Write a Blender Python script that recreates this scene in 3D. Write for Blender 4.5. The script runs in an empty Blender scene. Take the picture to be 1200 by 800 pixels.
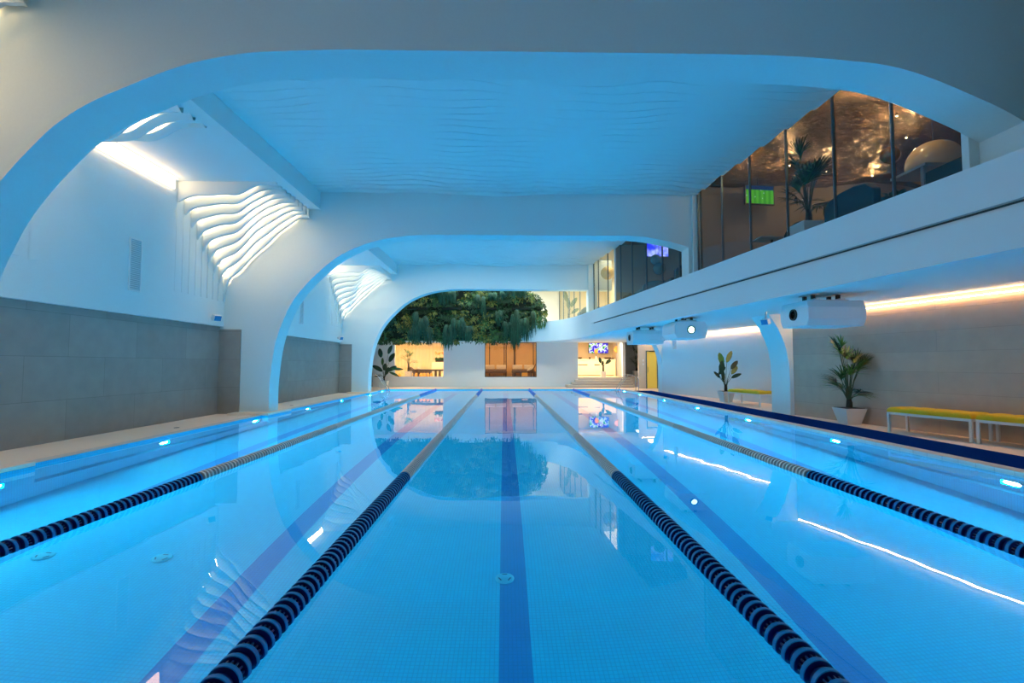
import bpy, bmesh, math, random
from mathutils import Vector, Matrix
random.seed(7)
PI = math.pi
scene = bpy.context.scene
COL = scene.collection

# ------------------------------------------------------------------ materials
def mat(name, color, rough=0.5, metal=0.0, emit=None, estr=0.0, spec=0.5, bump=None, var=0.0, trans=0.0, alpha=1.0, coat=0.0):
    m = bpy.data.materials.new(name); m.use_nodes = True
    nt = m.node_tree; b = nt.nodes['Principled BSDF']
    b.inputs['Base Color'].default_value = (*color, 1)
    b.inputs['Roughness'].default_value = rough
    b.inputs['Metallic'].default_value = metal
    b.inputs['Specular IOR Level'].default_value = spec
    b.inputs['Transmission Weight'].default_value = trans
    b.inputs['Coat Weight'].default_value = coat
    if emit:
        b.inputs['Emission Color'].default_value = (*emit, 1)
        b.inputs['Emission Strength'].default_value = estr
    if bump or var:
        tc = nt.nodes.new('ShaderNodeTexCoord')
        n = nt.nodes.new('ShaderNodeTexNoise')
        n.inputs['Scale'].default_value = bump[0] if bump else 3.0
        n.inputs['Detail'].default_value = 5
        nt.links.new(tc.outputs['Object'], n.inputs['Vector'])
        if bump:
            bp = nt.nodes.new('ShaderNodeBump')
            bp.inputs['Strength'].default_value = bump[1]; bp.inputs['Distance'].default_value = bump[2]
            nt.links.new(n.outputs['Fac'], bp.inputs['Height'])
            nt.links.new(bp.outputs['Normal'], b.inputs['Normal'])
        if var:
            n2 = nt.nodes.new('ShaderNodeTexNoise'); n2.inputs['Scale'].default_value = (bump[0] if bump else 3)*0.6
            n2.inputs['Detail'].default_value = 4
            nt.links.new(tc.outputs['Object'], n2.inputs['Vector'])
            mx = nt.nodes.new('ShaderNodeMix'); mx.data_type = 'RGBA'
            mx.inputs[6].default_value = (*[max(0, c*(1-var)) for c in color], 1)
            mx.inputs[7].default_value = (*[min(1, c*(1+var)) for c in color], 1)
            nt.links.new(n2.outputs['Fac'], mx.inputs[0]); nt.links.new(mx.outputs[2], b.inputs['Base Color'])
    return m

def emission(name, color, s):
    m = bpy.data.materials.new(name); m.use_nodes = True; nt = m.node_tree
    nt.nodes.clear(); e = nt.nodes.new('ShaderNodeEmission'); o = nt.nodes.new('ShaderNodeOutputMaterial')
    e.inputs[0].default_value = (*color, 1); e.inputs[1].default_value = s
    nt.links.new(e.outputs[0], o.inputs[0]); return m

def brick_mat(name, c1, c2, mortar, bw, bh, mw, rough, axes, offset=0.5, bump=0.2, noise=0.1, spec=0.5, grime=None):
    m = bpy.data.materials.new(name); m.use_nodes = True; nt = m.node_tree; b = nt.nodes['Principled BSDF']
    b.inputs['Roughness'].default_value = rough; b.inputs['Specular IOR Level'].default_value = spec
    tc = nt.nodes.new('ShaderNodeTexCoord'); sx = nt.nodes.new('ShaderNodeSeparateXYZ'); cx = nt.nodes.new('ShaderNodeCombineXYZ')
    nt.links.new(tc.outputs['Object'], sx.inputs[0])
    nt.links.new(sx.outputs[axes[0]], cx.inputs[0]); nt.links.new(sx.outputs[axes[1]], cx.inputs[1])
    br = nt.nodes.new('ShaderNodeTexBrick'); br.offset = offset; br.squash = 1
    nt.links.new(cx.outputs[0], br.inputs['Vector'])
    br.inputs['Color1'].default_value = (*c1, 1); br.inputs['Color2'].default_value = (*c2, 1); br.inputs['Mortar'].default_value = (*mortar, 1)
    br.inputs['Scale'].default_value = 1; br.inputs['Mortar Size'].default_value = mw; br.inputs['Mortar Smooth'].default_value = 0.3
    br.inputs['Brick Width'].default_value = bw; br.inputs['Row Height'].default_value = bh; br.inputs['Bias'].default_value = 0
    n = nt.nodes.new('ShaderNodeTexNoise'); n.inputs['Scale'].default_value = 4; n.inputs['Detail'].default_value = 6
    nt.links.new(tc.outputs['Object'], n.inputs['Vector'])
    mr = nt.nodes.new('ShaderNodeMapRange'); mr.inputs['To Min'].default_value = 1-noise; mr.inputs['To Max'].default_value = 1+noise
    nt.links.new(n.outputs['Fac'], mr.inputs['Value'])
    vm = nt.nodes.new('ShaderNodeVectorMath'); vm.operation = 'SCALE'
    nt.links.new(br.outputs['Color'], vm.inputs[0]); nt.links.new(mr.outputs[0], vm.inputs['Scale'])
    nt.links.new(vm.outputs[0], b.inputs['Base Color'])
    bp = nt.nodes.new('ShaderNodeBump'); bp.invert = True; bp.inputs['Strength'].default_value = bump; bp.inputs['Distance'].default_value = 0.004
    nt.links.new(br.outputs['Fac'], bp.inputs['Height']); nt.links.new(bp.outputs['Normal'], b.inputs['Normal'])
    return m

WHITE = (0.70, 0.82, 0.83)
M = {}
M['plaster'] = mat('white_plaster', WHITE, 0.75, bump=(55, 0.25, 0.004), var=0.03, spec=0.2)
M['plaster_far'] = mat('smooth_plaster', (0.80, 0.81, 0.80), 0.7, bump=(30, 0.1, 0.003), spec=0.2)
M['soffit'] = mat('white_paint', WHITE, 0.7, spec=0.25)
M['walltile_l'] = brick_mat('grey_wall_tile_left', (0.32, 0.305, 0.285), (0.28, 0.27, 0.255), (0.20, 0.19, 0.18), 1.6, 0.76, 0.004, 0.6, ('Y', 'Z'), noise=0.14, bump=0.3, spec=0.2)
M['walltile_x'] = brick_mat('grey_wall_tile_front', (0.32, 0.305, 0.285), (0.28, 0.27, 0.255), (0.20, 0.19, 0.18), 1.6, 0.76, 0.004, 0.6, ('X', 'Z'), noise=0.14, bump=0.3, spec=0.2)
def plank_wall():
    m = brick_mat('ribbed_stone_wall', (0.48, 0.375, 0.30), (0.45, 0.35, 0.285), (0.35, 0.28, 0.23), 7.3, 0.41, 0.004, 0.65, ('Y', 'Z'), noise=0.12, bump=0.5, spec=0.2)
    return m
M['wallright'] = plank_wall()
M['deck'] = mat('beige_deck_stone', (0.90, 0.72, 0.57), 0.6, bump=(120, 0.3, 0.002), var=0.12, spec=0.3)
M['lip'] = brick_mat('coping_stone', (0.66, 0.60, 0.54), (0.63, 0.57, 0.51), (0.45, 0.40, 0.36), 0.25, 0.3, 0.004, 0.5, ('Y', 'X'), offset=0, noise=0.06)
M['carpet'] = mat('navy_carpet', (0.002, 0.022, 0.14), 1.0, bump=(300, 0.6, 0.004), var=0.25, spec=0.0)
POOLC1, POOLC2 = (0.006, 0.56, 0.80), (0.006, 0.52, 0.77)
M['pool_floor'] = brick_mat('pool_mosaic_floor', POOLC1, POOLC2, (0.004, 0.41, 0.64), 0.036, 0.036, 0.0035, 0.35, ('X', 'Y'), offset=0, noise=0.05, bump=0.1)
M['pool_wx'] = brick_mat('pool_mosaic_end', POOLC1, POOLC2, (0.004, 0.41, 0.64), 0.036, 0.036, 0.0035, 0.35, ('X', 'Z'), offset=0, noise=0.05, bump=0.1)
M['pool_wy'] = brick_mat('pool_mosaic_side', POOLC1, POOLC2, (0.004, 0.41, 0.64), 0.036, 0.036, 0.0035, 0.35, ('Y', 'Z'), offset=0, noise=0.05, bump=0.1)
M['stripe'] = brick_mat('pool_mosaic_dark', (0.002, 0.24, 0.58), (0.002, 0.23, 0.55), (0.002, 0.19, 0.46), 0.036, 0.036, 0.003, 0.35, ('X', 'Y'), offset=0, noise=0.05, bump=0.1)
M['inlet'] = mat('white_plastic_tinted', (0.06, 0.50, 0.66), 0.4)  # white covers; blue tint of the lit water put into the colour
M['band'] = mat('dark_waterline_tile', (0.01, 0.10, 0.20), 0.3)

def water_mat():
    m = bpy.data.materials.new('pool_water'); m.use_nodes = True; nt = m.node_tree; nt.nodes.clear()
    g = nt.nodes.new('ShaderNodeBsdfGlass'); g.inputs['IOR'].default_value = 1.33; g.inputs['Roughness'].default_value = 0.0
    g.inputs['Color'].default_value = (1, 1, 1, 1)
    o = nt.nodes.new('ShaderNodeOutputMaterial'); nt.links.new(g.outputs[0], o.inputs[0])
    tc = nt.nodes.new('ShaderNodeTexCoord'); n = nt.nodes.new('ShaderNodeTexNoise')
    n.inputs['Scale'].default_value = 1.1; n.inputs['Detail'].default_value = 2
    nt.links.new(tc.outputs['Object'], n.inputs['Vector'])
    bp = nt.nodes.new('ShaderNodeBump'); bp.inputs['Strength'].default_value = 0.06; bp.inputs['Distance'].default_value = 0.03
    nt.links.new(n.outputs['Fac'], bp.inputs['Height']); nt.links.new(bp.outputs['Normal'], g.inputs['Normal'])
    return m
M['water'] = water_mat()

def glass_mat(name, tint, f0=0.05):
    m = bpy.data.materials.new(name); m.use_nodes = True; nt = m.node_tree; nt.nodes.clear()
    t = nt.nodes.new('ShaderNodeBsdfTransparent'); t.inputs[0].default_value = (*tint, 1)
    g = nt.nodes.new('ShaderNodeBsdfGlossy'); g.inputs['Roughness'].default_value = 0.0
    ge = nt.nodes.new('ShaderNodeNewGeometry'); dt = nt.nodes.new('ShaderNodeVectorMath'); dt.operation = 'DOT_PRODUCT'
    nt.links.new(ge.outputs['Incoming'], dt.inputs[0]); nt.links.new(ge.outputs['Normal'], dt.inputs[1])
    def mth(op, a, b2=None):
        q = nt.nodes.new('ShaderNodeMath'); q.operation = op
        for i_, v in enumerate((a, b2)):
            if v is None: continue
            if isinstance(v, (int, float)): q.inputs[i_].default_value = v
            else: nt.links.new(v, q.inputs[i_])
        return q.outputs[0]
    fr = mth('ADD', mth('MULTIPLY', mth('POWER', mth('SUBTRACT', 1.0, mth('ABSOLUTE', dt.outputs['Value'])), 5.0), 1-f0), f0)
    mx = nt.nodes.new('ShaderNodeMixShader'); o = nt.nodes.new('ShaderNodeOutputMaterial')
    nt.links.new(fr, mx.inputs[0]); nt.links.new(t.outputs[0], mx.inputs[1]); nt.links.new(g.outputs[0], mx.inputs[2])
    nt.links.new(mx.outputs[0], o.inputs[0]); return m
M['glass'] = glass_mat('lounge_glass', (0.75, 0.85, 0.88))
M['pane'] = glass_mat('clear_pane', (0.95, 0.97, 0.97))
M['mullion'] = mat('blue_grey_metal', (0.10, 0.16, 0.20), 0.4, 0.5)
M['darkframe'] = mat('dark_bronze_frame', (0.05, 0.035, 0.02), 0.4, 0.5)
M['led'] = emission('warm_led', (1.0, 0.60, 0.32), 11.0)
M['led_r'] = emission('warm_led_wall', (1.0, 0.52, 0.22), 70.0)
M['led_far'] = emission('warm_led_far', (1.0, 0.70, 0.42), 26.0)
M['cove'] = emission('cove_strip_light', (1.0, 0.62, 0.32), 44.0)
M['cove_far'] = emission('cove_strip_far', (1.0, 0.72, 0.44), 36.0)
M['channel'] = mat('aluminium_channel', (0.6, 0.6, 0.6), 0.4, 0.7)
M['uwlens'] = emission('pool_lamp_lens', (0.45, 0.92, 1.0), 60.0)
M['steel'] = mat('stainless_steel', (0.62, 0.64, 0.66), 0.18, 1.0)
M['rope_navy'] = mat('navy_plastic', (0.002, 0.008, 0.10), 0.3, spec=0.5)
M['rope_rim'] = mat('blue_plastic_rim', (0.001, 0.19, 0.48), 0.45, spec=0.3)
M['rope_cream'] = mat('cream_plastic', (0.86, 0.78, 0.72), 0.4)
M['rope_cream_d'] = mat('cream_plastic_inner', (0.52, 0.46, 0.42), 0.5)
M['rope_blue'] = mat('bright_blue_plastic', (0.02, 0.18, 0.62), 0.35)
M['cable'] = mat('pale_cable', (0.55, 0.45, 0.38), 0.5)
M['white_metal'] = mat('white_coated_metal', (0.72, 0.72, 0.72), 0.4)
M['lime'] = mat('lime_cushion', (0.70, 0.42, 0.004), 0.8, bump=(90, 0.3, 0.002), var=0.08)
M['pot'] = mat('white_planter', (0.72, 0.71, 0.69), 0.45)
M['soil'] = mat('dark_soil', (0.03, 0.02, 0.015), 0.95)
M['leaf'] = mat('green_leaf', (0.035, 0.10, 0.02), 0.45, var=0.5, bump=(8, 0.1, 0.002))
M['leaf_dark'] = mat('dark_leaf', (0.012, 0.035, 0.012), 0.35, var=0.4)
M['leaf_bright'] = mat('fresh_green_leaf', (0.10, 0.22, 0.03), 0.45, var=0.4)  # brighter green leaf tone
M['leaf_gold'] = mat('olive_gold_leaf', (0.20, 0.19, 0.03), 0.5, var=0.3)
M['stem'] = mat('plant_stem', (0.06, 0.07, 0.03), 0.7)
M['trunk'] = mat('fibrous_trunk', (0.03, 0.022, 0.015), 0.9)
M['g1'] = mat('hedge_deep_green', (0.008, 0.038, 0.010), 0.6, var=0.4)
M['g2'] = mat('hedge_mid_green', (0.027, 0.09, 0.015), 0.6, var=0.4)
M['g3'] = mat('hedge_yellow_green', (0.16, 0.15, 0.02), 0.6, var=0.4)
M['fern'] = mat('fern_blue_green', (0.006, 0.045, 0.022), 0.6, var=0.4)
M['fern_l'] = mat('fern_pale_tip', (0.014, 0.085, 0.04), 0.6, var=0.3)
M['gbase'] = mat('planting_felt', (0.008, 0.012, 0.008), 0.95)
M['box_w'] = mat('projector_housing', (0.78, 0.79, 0.80), 0.4)
M['black'] = mat('black_plastic', (0.012, 0.012, 0.014), 0.35)
M['lensglass'] = mat('black_lens', (0.01, 0.01, 0.012), 0.08)
M['beam_lens'] = emission('projector_lens_lit', (0.60, 1.0, 0.80), 6.0)
M['flood_face'] = mat('blue_glass_face', (0.05, 0.22, 0.45), 0.15)
M['cream_wall'] = mat('cream_lounge_wall', (0.80, 0.66, 0.42), 0.7, var=0.05)
M['curtain'] = mat('pleated_curtain', (0.85, 0.68, 0.40), 0.8)
M['wood_panel'] = mat('honey_wood_panel', (0.62, 0.38, 0.13), 0.5, var=0.12)
M['dark_wood'] = mat('dark_wood', (0.07, 0.035, 0.015), 0.5)
M['lounge_floor'] = mat('pale_timber_floor', (0.62, 0.48, 0.30), 0.4)
M['cushion'] = mat('beige_cushion', (0.70, 0.60, 0.45), 0.8)
M['cushion_d'] = mat('brown_cushion', (0.16, 0.10, 0.06), 0.8)
M['orange_glass'] = mat('orange_glass', (0.75, 0.25, 0.03), 0.3, emit=(1, 0.4, 0.05), estr=0.5)
M['frost'] = mat('amber_frosted_glow', (0.55, 0.40, 0.05), 0.35, emit=(0.9, 0.62, 0.12), estr=0.30)  # door glass given its own glow, as if lit from behind
M['grey_wall'] = mat('grey_corridor_wall', (0.33, 0.33, 0.32), 0.7, var=0.05)
M['beige_wall'] = mat('beige_plaster', (0.70, 0.62, 0.52), 0.7)
M['brown_wall'] = mat('taupe_wall', (0.20, 0.17, 0.145), 0.6, var=0.06)
M['navy_fab'] = mat('navy_upholstery', (0.012, 0.035, 0.055), 0.7)
M['teal_fab'] = mat('teal_upholstery', (0.02, 0.10, 0.13), 0.7)
M['grey_top'] = mat('grey_table_top', (0.32, 0.34, 0.35), 0.4)
M['flower'] = mat('orange_petals', (0.85, 0.30, 0.05), 0.6)
M['pearl'] = mat('pearl_balloon', (0.60, 0.45, 0.28), 0.25, trans=0.0, coat=0.5)
M['amber'] = mat('amber_glass', (0.25, 0.09, 0.01), 0.08, spec=0.8, coat=1.0)
M['teal_glass'] = mat('teal_glass', (0.02, 0.10, 0.13), 0.08, spec=0.8)
M['gold_tex'] = mat('textured_gold_glass', (0.55, 0.40, 0.15), 0.2, 0.6, bump=(14, 1.0, 0.05), emit=(1, 0.7, 0.3), estr=0.25)
M['bulb'] = emission('warm_bulb', (1.0, 0.72, 0.35), 30.0)
M['grille'] = mat('white_grille', (0.82, 0.84, 0.85), 0.5)
M['grille_b'] = mat('grille_shadow', (0.50, 0.55, 0.58), 0.8)
M['slot'] = mat('dark_slot', (0.05, 0.06, 0.07), 0.8)
M['steps'] = mat('pale_stone_step', (0.62, 0.57, 0.50), 0.6, var=0.06)
M['riser_shade'] = mat('grey_riser_shade', (0.22, 0.21, 0.20), 0.6)

def foil_mat():
    m = mat('crumpled_copper_foil', (0.26, 0.17, 0.11), 0.22, 0.85)
    nt = m.node_tree; b = nt.nodes['Principled BSDF']; tc = nt.nodes.new('ShaderNodeTexCoord')
    mp = nt.nodes.new('ShaderNodeMapping'); mp.inputs['Rotation'].default_value = (0, 0, 0.9); mp.inputs['Scale'].default_value = (1.0, 2.2, 1.0)
    n = nt.nodes.new('ShaderNodeTexNoise'); n.inputs['Scale'].default_value = 3.5; n.inputs['Detail'].default_value = 8; n.inputs['Roughness'].default_value = 0.65; n.inputs['Distortion'].default_value = 1.0
    nt.links.new(tc.outputs['Object'], mp.inputs[0]); nt.links.new(mp.outputs[0], n.inputs['Vector'])
    bp = nt.nodes.new('ShaderNodeBump'); bp.inputs['Strength'].default_value = 1.0; bp.inputs['Distance'].default_value = 0.16
    nt.links.new(n.outputs['Fac'], bp.inputs['Height']); nt.links.new(bp.outputs['Normal'], b.inputs['Normal'])
    return m
M['foil'] = foil_mat()

def screen_mat(name, kind):
    m = bpy.data.materials.new(name); m.use_nodes = True; nt = m.node_tree; nt.nodes.clear()
    o = nt.nodes.new('ShaderNodeOutputMaterial'); e = nt.nodes.new('ShaderNodeEmission'); nt.links.new(e.outputs[0], o.inputs[0])
    tc = nt.nodes.new('ShaderNodeTexCoord'); sep = nt.nodes.new('ShaderNodeSeparateXYZ'); nt.links.new(tc.outputs['Object'], sep.inputs[0])
    cr = nt.nodes.new('ShaderNodeValToRGB'); cr.color_ramp.interpolation = 'LINEAR'
    n = nt.nodes.new('ShaderNodeTexNoise'); n.inputs['Detail'].default_value = 2
    nt.links.new(tc.outputs['Object'], n.inputs['Vector'])
    els = cr.color_ramp.elements
    if kind == 'pitch':
        # striped grass with a dark stand band on top and pale player specks
        w = nt.nodes.new('ShaderNodeTexWave'); w.inputs['Scale'].default_value = 2.2; w.inputs['Distortion'].default_value = 0.4
        nt.links.new(tc.outputs['Object'], w.inputs['Vector'])
        els[0].color = (0.06, 0.34, 0.015, 1); els[1].color = (0.14, 0.55, 0.03, 1)
        nt.links.new(w.outputs['Fac'], cr.inputs[0])
        v = nt.nodes.new('ShaderNodeTexVoronoi'); v.inputs['Scale'].default_value = 9.0; v.inputs['Randomness'].default_value = 1
        nt.links.new(tc.outputs['Object'], v.inputs['Vector'])
        lt = nt.nodes.new('ShaderNodeMath'); lt.operation = 'LESS_THAN'; lt.inputs[1].default_value = 0.13; nt.links.new(v.outputs['Distance'], lt.inputs[0])
        mx = nt.nodes.new('ShaderNodeMix'); mx.data_type = 'RGBA'; nt.links.new(lt.outputs[0], mx.inputs[0])
        nt.links.new(cr.outputs[0], mx.inputs[6]); mx.inputs[7].default_value = (0.75, 0.85, 0.8, 1)
        gt = nt.nodes.new('ShaderNodeMath'); gt.operation = 'GREATER_THAN'; gt.inputs[1].default_value = 0.13; nt.links.new(sep.outputs['Z'], gt.inputs[0])
        m2 = nt.nodes.new('ShaderNodeMix'); m2.data_type = 'RGBA'; nt.links.new(gt.outputs[0], m2.inputs[0])
        nt.links.new(mx.outputs[2], m2.inputs[6]); m2.inputs[7].default_value = (0.02, 0.04, 0.12, 1)
        nt.links.new(m2.outputs[2], e.inputs[0]); e.inputs[1].default_value = 0.75
    elif kind == 'abstract':
        n.inputs['Scale'].default_value = 4.5; cr.color_ramp.interpolation = 'CONSTANT'
        els[0].color = (0.05, 0.04, 0.55, 1); els[1].position = 0.44; els[1].color = (0.30, 0.20, 0.85, 1)
        a = els.new(0.50); a.color = (0.85, 0.92, 1, 1); a = els.new(0.57); a.color = (0.30, 0.65, 0.12, 1); a = els.new(0.64); a.color = (0.02, 0.30, 0.12, 1)
        nt.links.new(n.outputs['Fac'], cr.inputs[0]); nt.links.new(cr.outputs[0], e.inputs[0]); e.inputs[1].default_value = 1.3
    else:
        n.inputs['Scale'].default_value = 3.0
        els[0].position = 0.42; els[0].color = (0.02, 0.03, 0.9, 1); els[1].position = 0.62; els[1].color = (0.45, 0.5, 1, 1)
        nt.links.new(n.outputs['Fac'], cr.inputs[0]); nt.links.new(cr.outputs[0], e.inputs[0]); e.inputs[1].default_value = 1.5
    return m
M['pitch'] = screen_mat('football_broadcast', 'pitch')
M['abstract'] = screen_mat('abstract_picture', 'abstract')
M['bluescreen'] = screen_mat('blue_broadcast', 'blue')

# ------------------------------------------------------------------ mesh builder
class MB:
    def __init__(s): s.v = []; s.f = []; s.m = []; s.mats = []
    def mi(s, m):
        if m is None: return 0
        if m not in s.mats: s.mats.append(m)
        return s.mats.index(m)
    def add(s, vs, fs, m=None):
        o = len(s.v); k = s.mi(m); s.v += [tuple(v) for v in vs]
        for f in fs: s.f.append(tuple(o+i for i in f)); s.m.append(k)
    def box(s, x0, x1, y0, y1, z0, z1, m=None):
        s.add([(x0,y0,z0),(x1,y0,z0),(x1,y1,z0),(x0,y1,z0),(x0,y0,z1),(x1,y0,z1),(x1,y1,z1),(x0,y1,z1)],
              [(0,3,2,1),(4,5,6,7),(0,1,5,4),(1,2,6,5),(2,3,7,6),(3,0,4,7)], m)
    def obox(s, c, sx, sy, sz, rz=0, m=None, rx=0, ry=0):
        R = Matrix.Rotation(rz, 3, 'Z') @ Matrix.Rotation(ry, 3, 'Y') @ Matrix.Rotation(rx, 3, 'X'); c = Vector(c)
        vs = [c + R @ Vector((a*sx/2, b*sy/2, d*sz/2)) for d in (-1,1) for a,b in ((-1,-1),(1,-1),(1,1),(-1,1))]
        s.add(vs, [(0,3,2,1),(4,5,6,7),(0,1,5,4),(1,2,6,5),(2,3,7,6),(3,0,4,7)], m)
    def prism(s, poly, z0, z1, m=None):
        n = len(poly); vs = [(x,y,z0) for x,y in poly] + [(x,y,z1) for x,y in poly]
        s.add(vs, [tuple(range(n-1,-1,-1)), tuple(range(n,2*n))] + [(i,(i+1)%n,n+(i+1)%n,n+i) for i in range(n)], m)
    def prism_y(s, poly, y0, y1, m=None):
        n = len(poly); vs = [(x,y0,z) for x,z in poly] + [(x,y1,z) for x,z in poly]
        s.add(vs, [tuple(range(n)), tuple(range(2*n-1,n-1,-1))] + [((i+1)%n,i,n+i,n+(i+1)%n) for i in range(n)], m)
    def frustum(s, w0, w1, h, m=None, rz=0, z0=0):
        vs = []
        for w, z in ((w0, z0), (w1, z0+h)):
            for a, b in ((-1,-1),(1,-1),(1,1),(-1,1)):
                x, y = a*w/2, b*w/2; vs.append((x*math.cos(rz)-y*math.sin(rz), x*math.sin(rz)+y*math.cos(rz), z))
        s.add(vs, [(0,3,2,1),(4,5,6,7),(0,1,5,4),(1,2,6,5),(2,3,7,6),(3,0,4,7)], m)
    def tube(s, pts, r, n=8, m=None, caps=True):
        pts = [Vector(p) for p in pts]; rs = r if isinstance(r, (list, tuple)) else [r]*len(pts)
        vs = []; up = Vector((0.13,0.21,1)).normalized()
        for i, p in enumerate(pts):
            d = (pts[min(i+1,len(pts)-1)] - pts[max(i-1,0)])
            d = d.normalized() if d.length > 1e-9 else Vector((0,0,1))
            a = d.cross(up)
            if a.length < 0.05: a = d.cross(Vector((1,0,0)))
            a.normalize(); b = d.cross(a)
            for k in range(n):
                t = 2*PI*k/n; vs.append(p + (a*math.cos(t) + b*math.sin(t))*rs[i])
        fs = [(i*n+k, i*n+(k+1)%n, (i+1)*n+(k+1)%n, (i+1)*n+k) for i in range(len(pts)-1) for k in range(n)]
        if caps: fs += [tuple(range(n-1,-1,-1)), tuple(range((len(pts)-1)*n, len(pts)*n))]
        s.add(vs, fs, m)
    def lathe(s, prof, n=16, m=None, axis='Z', c=(0,0,0)):
        vs = []
        for r, z in prof:
            for k in range(n):
                t = 2*PI*k/n; a, b = r*math.cos(t), r*math.sin(t)
                p = (a, b, z) if axis == 'Z' else ((a, z, b) if axis == 'Y' else (z, a, b))
                vs.append((p[0]+c[0], p[1]+c[1], p[2]+c[2]))
        fs = [(i*n+k, i*n+(k+1)%n, (i+1)*n+(k+1)%n, (i+1)*n+k) for i in range(len(prof)-1) for k in range(n)]
        s.add(vs, fs, m)
    def sphere(s, c, r, n=20, m=None, sz=1.0):
        s.lathe([(max(1e-4, r*math.sin(PI*i/n)), -r*sz*math.cos(PI*i/n)) for i in range(n+1)], n*2, m, 'Z', c)
    def build(s, name, m=None, parent=None, smooth=False, angle=35, loc=None, bevel=0, kind=None):
        me = bpy.data.meshes.new(name); me.from_pydata(s.v, [], s.f)
        for k in (s.mats or [m]):
            if k is not None: me.materials.append(k)
        if s.mats:
            for p, k in zip(me.polygons, s.m): p.material_index = min(k, len(s.mats)-1)
        bm = bmesh.new(); bm.from_mesh(me); bmesh.ops.recalc_face_normals(bm, faces=bm.faces)
        big = [f for f in bm.faces if len(f.verts) > 4]
        if big: bmesh.ops.triangulate(bm, faces=big)
        bm.to_mesh(me); bm.free()
        if smooth:
            me.polygons.foreach_set('use_smooth', [True]*len(me.polygons)); me.set_sharp_from_angle(angle=math.radians(angle))
        o = bpy.data.objects.new(name, me); COL.objects.link(o)
        if loc: o.location = loc
        if parent: o.parent = parent
        if bevel:
            b = o.modifiers.new('bevel', 'BEVEL'); b.width = bevel; b.segments = 2; b.limit_method = 'ANGLE'
        if kind: o['kind'] = kind
        return o

def thing(name, label, cat, loc=(0,0,0), rz=0, group=None):
    o = bpy.data.objects.new(name, None); COL.objects.link(o); o.empty_display_size = 0.1
    o.location = loc; o.rotation_euler = (0,0,rz); o['label'] = label; o['category'] = cat
    if group: o['group'] = group
    return o
def tag(o, label, cat, group=None):
    o['label'] = label; o['category'] = cat
    if group: o['group'] = group
    return o
def copy_tree(o, loc=None, rz=None, label=None, group=None):
    def rec(a, par):
        c = a.copy(); COL.objects.link(c); c.parent = par
        for ch in list(a.children): rec(ch, c)
        return c
    c = rec(o, None)
    if loc is not None: c.location = loc
    if rz is not None: c.rotation_euler = (0,0,rz)
    if label: c['label'] = label
    if group: c['group'] = group
    return c
def struct(mb, name, m=None, **k): return mb.build(name, m, kind='structure', **k)
def light(name, kind, loc, energy, color, size=0.3, rot=(0,0,0), size_y=None, spot=None, parent=None):
    l = bpy.data.lights.new(name, kind); l.energy = energy; l.color = color
    if kind == 'AREA':
        l.size = size
        if size_y: l.shape = 'RECTANGLE'; l.size_y = size_y
    elif kind in ('POINT', 'SPOT'): l.shadow_soft_size = size
    if spot: l.spot_size = spot; l.spot_blend = 0.6
    o = bpy.data.objects.new(name, l); COL.objects.link(o); o.location = loc; o.rotation_euler = rot
    if parent: o.parent = parent
    return o
def catmull(pts, n):
    out = []
    P = [pts[0]] + list(pts) + [pts[-1]]
    for i in range(1, len(P)-2):
        for k in range(n):
            t = k/n; a, b, c, d = P[i-1], P[i], P[i+1], P[i+2]
            out.append(tuple(0.5*((2*b[j]) + (-a[j]+c[j])*t + (2*a[j]-5*b[j]+4*c[j]-d[j])*t*t + (-a[j]+3*b[j]-3*c[j]+d[j])*t**3) for j in range(len(b))))
    out.append(tuple(pts[-1])); return out

# ------------------------------------------------------------------ plan numbers (metres; water surface z = 0, pool axis = +Y)
DK = 0.04                       # deck level
PX = 6.40; PY0 = 1.1; PY1 = 26.35
CE = 2.72                       # ceiling over the walkway
def xf(y): return 5.444 - 0.1141*(y-4.923)          # balcony front
Y1a, Y1b = 5.42, 5.97
Y2a, Y2b = 13.40, 13.95
Y3a, Y3b = 23.10, 23.65

# floor ---------------------------------------------------------------
d = MB()
e_ = 0.015
d.box(-9.0, -PX-e_, -5, 31, -0.35, DK); d.box(PX+e_, 14.0, -5, 31, -0.35, DK)
d.box(-PX-e_, PX+e_, PY1+e_, 31, -0.35, DK); d.box(-PX-e_, PX+e_, -5, PY0-e_, -0.35, DK)
struct(d, 'floor', M['deck'])
jogs = [(-1, 4.9, 6.6), (-1, 12.95, 14.35), (-1, 22.65, 24.05)]
for s_, a, b in jogs:
    j = MB(); j.box(-PX-0.001, -6.22, a, b, -1.2, DK, M['pool_wy']); j.box(-7.3, -6.22, a, b, DK, DK+0.05, M['deck'])
    struct(j, 'pier_base')
l = MB(); l.box(PX-0.03, PX+0.20, PY0, PY1, DK, DK+0.012); l.box(PX-0.03, PX, PY0, PY1, -0.05, DK)
struct(l, 'trim_1', M['lip'])
l = MB(); l.box(-PX-0.18, -PX+0.02, PY0, PY1, DK, DK+0.008); l.box(-PX, PX, PY1-0.01, PY1+0.2, DK, DK+0.008)
struct(l, 'trim_2', M['lip'])
# overflow slots along the coping
for sx in (-1, 1):
    l = MB(); x = sx*(PX-0.012); l.box(min(x, x-sx*0.012), max(x, x-sx*0.012), PY0, PY1, -0.150, -0.138); struct(l, 'trim_3', M['band'])

# carpet
c = MB(); c.box(6.62, 7.52, -4, 24.6, DK, DK+0.012)
tag(c.build('carpet_runner', M['carpet']), 'long dark navy carpet runner along the right side of the pool', 'carpet')

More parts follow.
